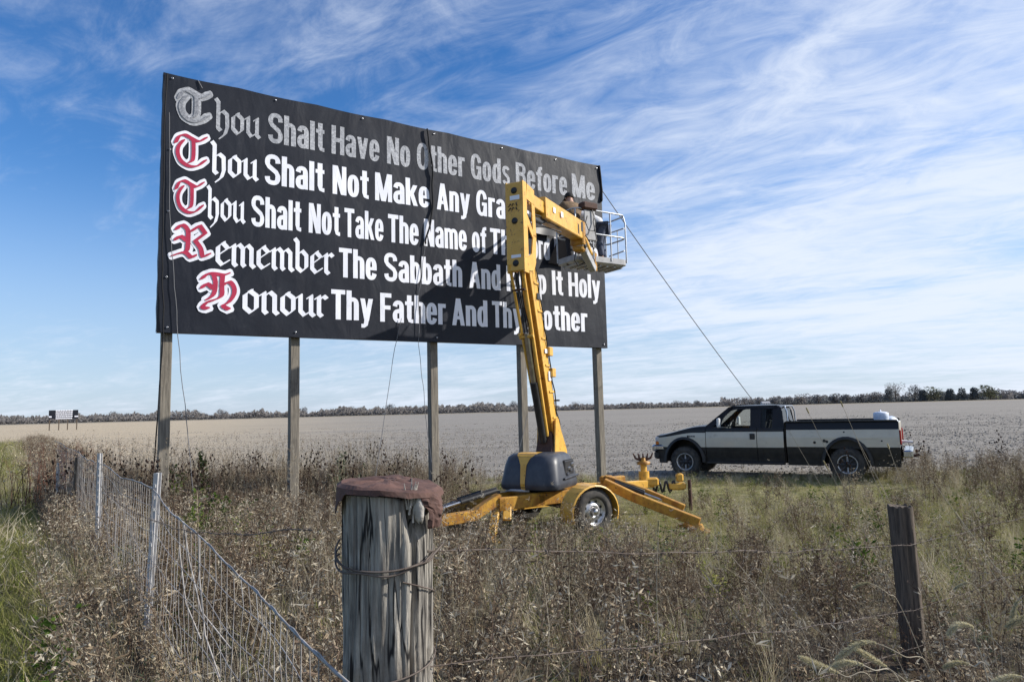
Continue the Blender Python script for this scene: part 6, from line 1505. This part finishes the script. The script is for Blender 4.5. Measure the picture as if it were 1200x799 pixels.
# ---- plants that stand out singly
def bush(name, label, loc, h, w_, n, ll, lw, m_, seed, sticks='dry'):
    rnd_ = random.Random(seed); o = thing(name, label, 'bush' if n > 8 else 'plant', loc); L = Vector(loc); tk = MB(); lf = MB()
    for _ in range(n):
        az = rnd_.uniform(0, 6.28); l = rnd_.uniform(0, w_); hh = h*rnd_.uniform(.55, 1.0)*(1-.35*l/max(w_, .01)); b_ = L+Vector((rnd_.gauss(0, .06), rnd_.gauss(0, .06), 0)); top = L+Vector((math.cos(az)*l, math.sin(az)*l, hh)); mid = b_.lerp(top, .5)+Vector((rnd_.gauss(0, .03), rnd_.gauss(0, .03), .03))
        stem(tk, b_, mid, .006, .005); stem(tk, mid, top, .005, .002)
        for k in range(int(44*hh/.8)):
            t_ = rnd_.uniform(.2, 1.02); p = b_.lerp(mid, t_*2) if t_ < .5 else mid.lerp(top, t_*2-1); a = rnd_.uniform(0, 6.28); d_ = Vector((math.cos(a), math.sin(a), rnd_.uniform(.0, 1.1)))
            leaf(lf, p+d_*rnd_.uniform(0, .05), d_, ll*rnd_.uniform(.6, 1.2), lw*rnd_.uniform(.6, 1.2), 0, rnd_.uniform(-.4, .3), rnd_)
    tk.build('stem', sticks, o); lf.build('leaves', m_, o); return o
def gl(px_, Y): x = (px_-600)/800*Y; return (x, Y, gz(x, Y))
bush('leafy_bush', 'green leafy shrub low in the brown weeds between the first two billboard posts', gl(262, 10.2), .85, .55, 16, .085, .045, 'leafgreen', 1)
bush('leafy_bush', 'small yellowish green shrub right of the nearest steel fence post', gl(232, 8.6), .75, .40, 9, .075, .035, 'leafgreen', 2)
bush('leafy_sapling', 'upright leafy sapling beside the grey cord right of the first billboard post', gl(213, 13.0), 1.55, .16, 3, .09, .045, 'leafgreen', 3)
bush('leafy_sapling', 'leafy sapling leaning right with dark oval leaves against the field', gl(238, 13.4), 1.60, .14, 3, .09, .05, 'leafgreen', 4)
bush('grey_green_bush', 'tall grey green bush against the field behind the rusty capped post', gl(400, 12.6), 1.48, .32, 14, .07, .024, 'sage', 5)
bush('grey_green_bush', 'lower grey green bush just right of the tall grey green one', gl(424, 12.8), 1.15, .25, 9, .065, .022, 'sage', 6)
bush('yellow_weed', 'yellow leaved weed low in front of the boom lift', gl(622, 6.0), .55, .12, 4, .05, .016, 'yellowgreen', 8)
bush('yellow_weed', 'yellow brown leafy weed between the corner post and the second billboard post', gl(318, 6.5), .58, .18, 6, .05, .016, 'yellowgreen', 9)
bush('yellow_weed', 'yellow weed at the bottom right of the brown weeds', gl(822, 5.2), .5, .12, 4, .05, .016, 'yellowgreen', 10)
bush('green_weed', 'bright green weed left of the dark right post', gl(1000, 6.5), .55, .25, 8, .06, .025, 'leafgreen', 11)
# bramble clump at the far end of the wire fence
o = thing('bramble_clump', 'reddish brown leafless bramble clump at the far end of the wire fence', 'bush', (-10.8, 16.4, .2)); rn = random.Random(21); mb = MB(); m2 = MB()
for _ in range(120):
    a = rn.uniform(0, 6.28); l = rn.uniform(.1, .45); hh = rn.uniform(.5, 1.35); b_ = Vector((-10.78+rn.gauss(0, .16), 16.4+rn.gauss(0, 1.1), .2)); top = b_+Vector((math.cos(a)*l*.7, math.sin(a)*l, hh)); mid = b_.lerp(top, .6)+Vector((0, 0, .15))
    stem(mb, b_, mid, .008, .005); stem(mb, mid, top, .005, .002)
    for _ in range(9): p = mid.lerp(top, rn.random()); q = p+Vector((rn.gauss(0, .13), rn.gauss(0, .13), rn.gauss(.03, .12))); stem(mb, p, q, .003, .001); leaf(m2, q, (rn.gauss(0, 1), rn.gauss(0, 1), rn.gauss(0, 1)), .05, .02, 0, .2, rn)
MAT['bramble'] = leafmat('bramble_canes', [(.08, .04, .032), (.14, .075, .055), (.20, .12, .09)], .1)
mb.build('canes', 'bramble', o); m2.build('leaves', 'dry', o)
# foxtail grass in the lower right corner
def foxtail(label, base, pts, hl, seed, r=.013):
    """pts: culm through these points, the last stretch carries the bristly head"""
    rn = random.Random(seed); o = thing('foxtail_grass', label, 'grass', base, 'foxtail heads and culms in the lower right'); P = [Vector(base)]+[Vector(p) for p in pts]
    S = []
    for i in range(len(P)-1):
        p0, p1, p2, p3 = P[max(i-1, 0)], P[i], P[i+1], P[min(i+2, len(P)-1)]
        for k in range(10): t_ = k/10; S.append(.5*((2*p1)+(p2-p0)*t_+(2*p0-5*p1+4*p2-p3)*t_*t_+(3*p1-p0-3*p2+p3)*t_**3))
    S.append(P[-1]); mb = MB(); mb.tube(S, [.0022-.0012*i/len(S) for i in range(len(S))], 5); mb.build('culm', 'pale', o)
    if hl > 0:
        mb = MB(); d = 0; i = len(S)-1; seg = []
        while i > 0 and d < hl: seg.append((S[i], S[i-1], d)); d += (S[i]-S[i-1]).length; i -= 1
        for a, b_, dd in seg:
            l = (a-b_).length
            for k in range(int(l/hl*520)):
                t_ = rn.random(); v = (dd+t_*l)/hl; p = a.lerp(b_, t_); dr = (a-b_).normalized(); rad = Vector((rn.gauss(0, 1), rn.gauss(0, 1), rn.gauss(0, 1))); rad = (rad-dr*rad.dot(dr)).normalized()
                rr2 = r*(.35+.65*math.sin(math.pi*min(1, .12+v*.85))); q = p+rad*rr2*.25; leaf(mb, q, rad+dr*1.1, rr2*1.5, .0011, 0, .1, rn); 
                if k % 3 == 0: leaf(mb, p+rad*rr2*.15, rad+dr*.8, .006, .004, 0, .1, rn)
        mb.build('seed_head', 'foxtail', o)
    return o
C0 = Vector((0, 0, 2.0))
def at(px_, py_, Y):     # a point of the place seen at that spot of the photograph, Y metres away
    d_ = F*800+RX*(px_-600)-UX*(py_-399.5); d_ /= d_.y; return C0+d_*Y
def fx_at(label, base_px, Yb, pts, hl, seed, r=.0095):
    b_ = at(base_px[0], base_px[1], Yb); b_.z = gz(b_.x, b_.y)
    foxtail(label, b_, [at(*p) for p in pts], hl, seed, r)
fx_at('large arched foxtail head, topmost of the cluster at the bottom', (1120, 900), 2.2, [(1095, 800, 2.1), (1058, 768, 2.0), (1015, 752, 2.0), (980, 772, 2.0)], .125, 31)
fx_at('foxtail head drooping to the right inside the bottom cluster', (1130, 900), 2.3, [(1090, 820, 2.15), (1062, 798, 2.05), (1040, 782, 2.05), (1003, 760, 2.05)], .10, 32)
fx_at('foxtail head lowest and furthest left of the bottom cluster', (1080, 930), 2.1, [(1030, 815, 2.0), (990, 792, 1.95), (962, 780, 1.95), (938, 770, 1.95)], .11, 33, .010)
fx_at('short foxtail head in the middle of the bottom cluster', (1110, 900), 2.2, [(1060, 812, 2.1), (1022, 784, 2.0), (995, 776, 2.0), (972, 782, 2.0)], .095, 34)
fx_at('foxtail head curling over the lowest wire, right of the dark post', (1200, 900), 2.3, [(1156, 790, 2.3), (1143, 752, 2.3), (1140, 735, 2.3), (1122, 732, 2.3), (1111, 744, 2.3)], .10, 35, .011)
fx_at('foxtail head below the curled one, nearly level', (1230, 900), 2.2, [(1166, 800, 2.2), (1140, 780, 2.2), (1122, 776, 2.2), (1106, 782, 2.2)], .08, 36, .008)
fx_at('foxtail head at the right edge above the lowest wire', (1270, 860), 2.3, [(1235, 760, 2.3), (1212, 722, 2.3), (1198, 724, 2.3), (1180, 735, 2.3)], .09, 37, .011)
fx_at('foxtail head cut by the bottom right corner', (1250, 900), 2.1, [(1222, 815, 2.1), (1205, 795, 2.1), (1180, 793, 2.1), (1160, 803, 2.1)], .10, 38)
fx_at('foxtail head standing at the right edge under the dark post top', (1260, 860), 2.4, [(1225, 740, 2.4), (1205, 700, 2.4), (1192, 705, 2.4), (1186, 728, 2.4)], .07, 39, .009)
fx_at('thin foxtail head arching above the middle wire left of the dark post', (1120, 800), 3.0, [(1060, 720, 2.9), (1040, 695, 2.8), (1018, 683, 2.8), (1000, 688, 2.8)], .07, 40, .006)
fx_at('thin foxtail head arching right of the dark post', (1180, 840), 3.0, [(1160, 730, 3.0), (1148, 695, 3.0), (1135, 682, 3.0), (1118, 690, 3.0)], .07, 41, .006)
rn = random.Random(5)
cl = [((985, 610), (925, 505)), ((1012, 620), (945, 478)), ((1060, 640), (985, 470)), ((1100, 700), (1000, 505)), ((1130, 760), (1040, 520)), ((1065, 720), (965, 540)), ((1190, 700), (1090, 560)), ((1215, 760), (1120, 600)), ((960, 790), (850, 665)), ((900, 760), (800, 655)), ((1180, 790), (1060, 600)), ((775, 700), (772, 610)), ((862, 660), (830, 620))]
for i, (b_, t_) in enumerate(cl):
    Y_ = rn.uniform(3.0, 4.6); tp_ = at(*t_, Y_); bs_ = at(*b_, Y_); d_ = (bs_-tp_); k = (bs_.z-gz(bs_.x, bs_.y))/max(.05, -d_.z); g_ = bs_+d_*max(0, k); g_.z = gz(g_.x, g_.y)
    if (g_-tp_).length > 2.4: g_ = bs_; g_.z = gz(g_.x, g_.y)
    mid = g_.lerp(tp_, .55)+Vector((-.02, 0, .05)); foxtail('thin bleached grass culm leaning left among those in front of the truck and right post', g_, [mid, tp_], .03 if i % 3 else 0, 60+i, .003)
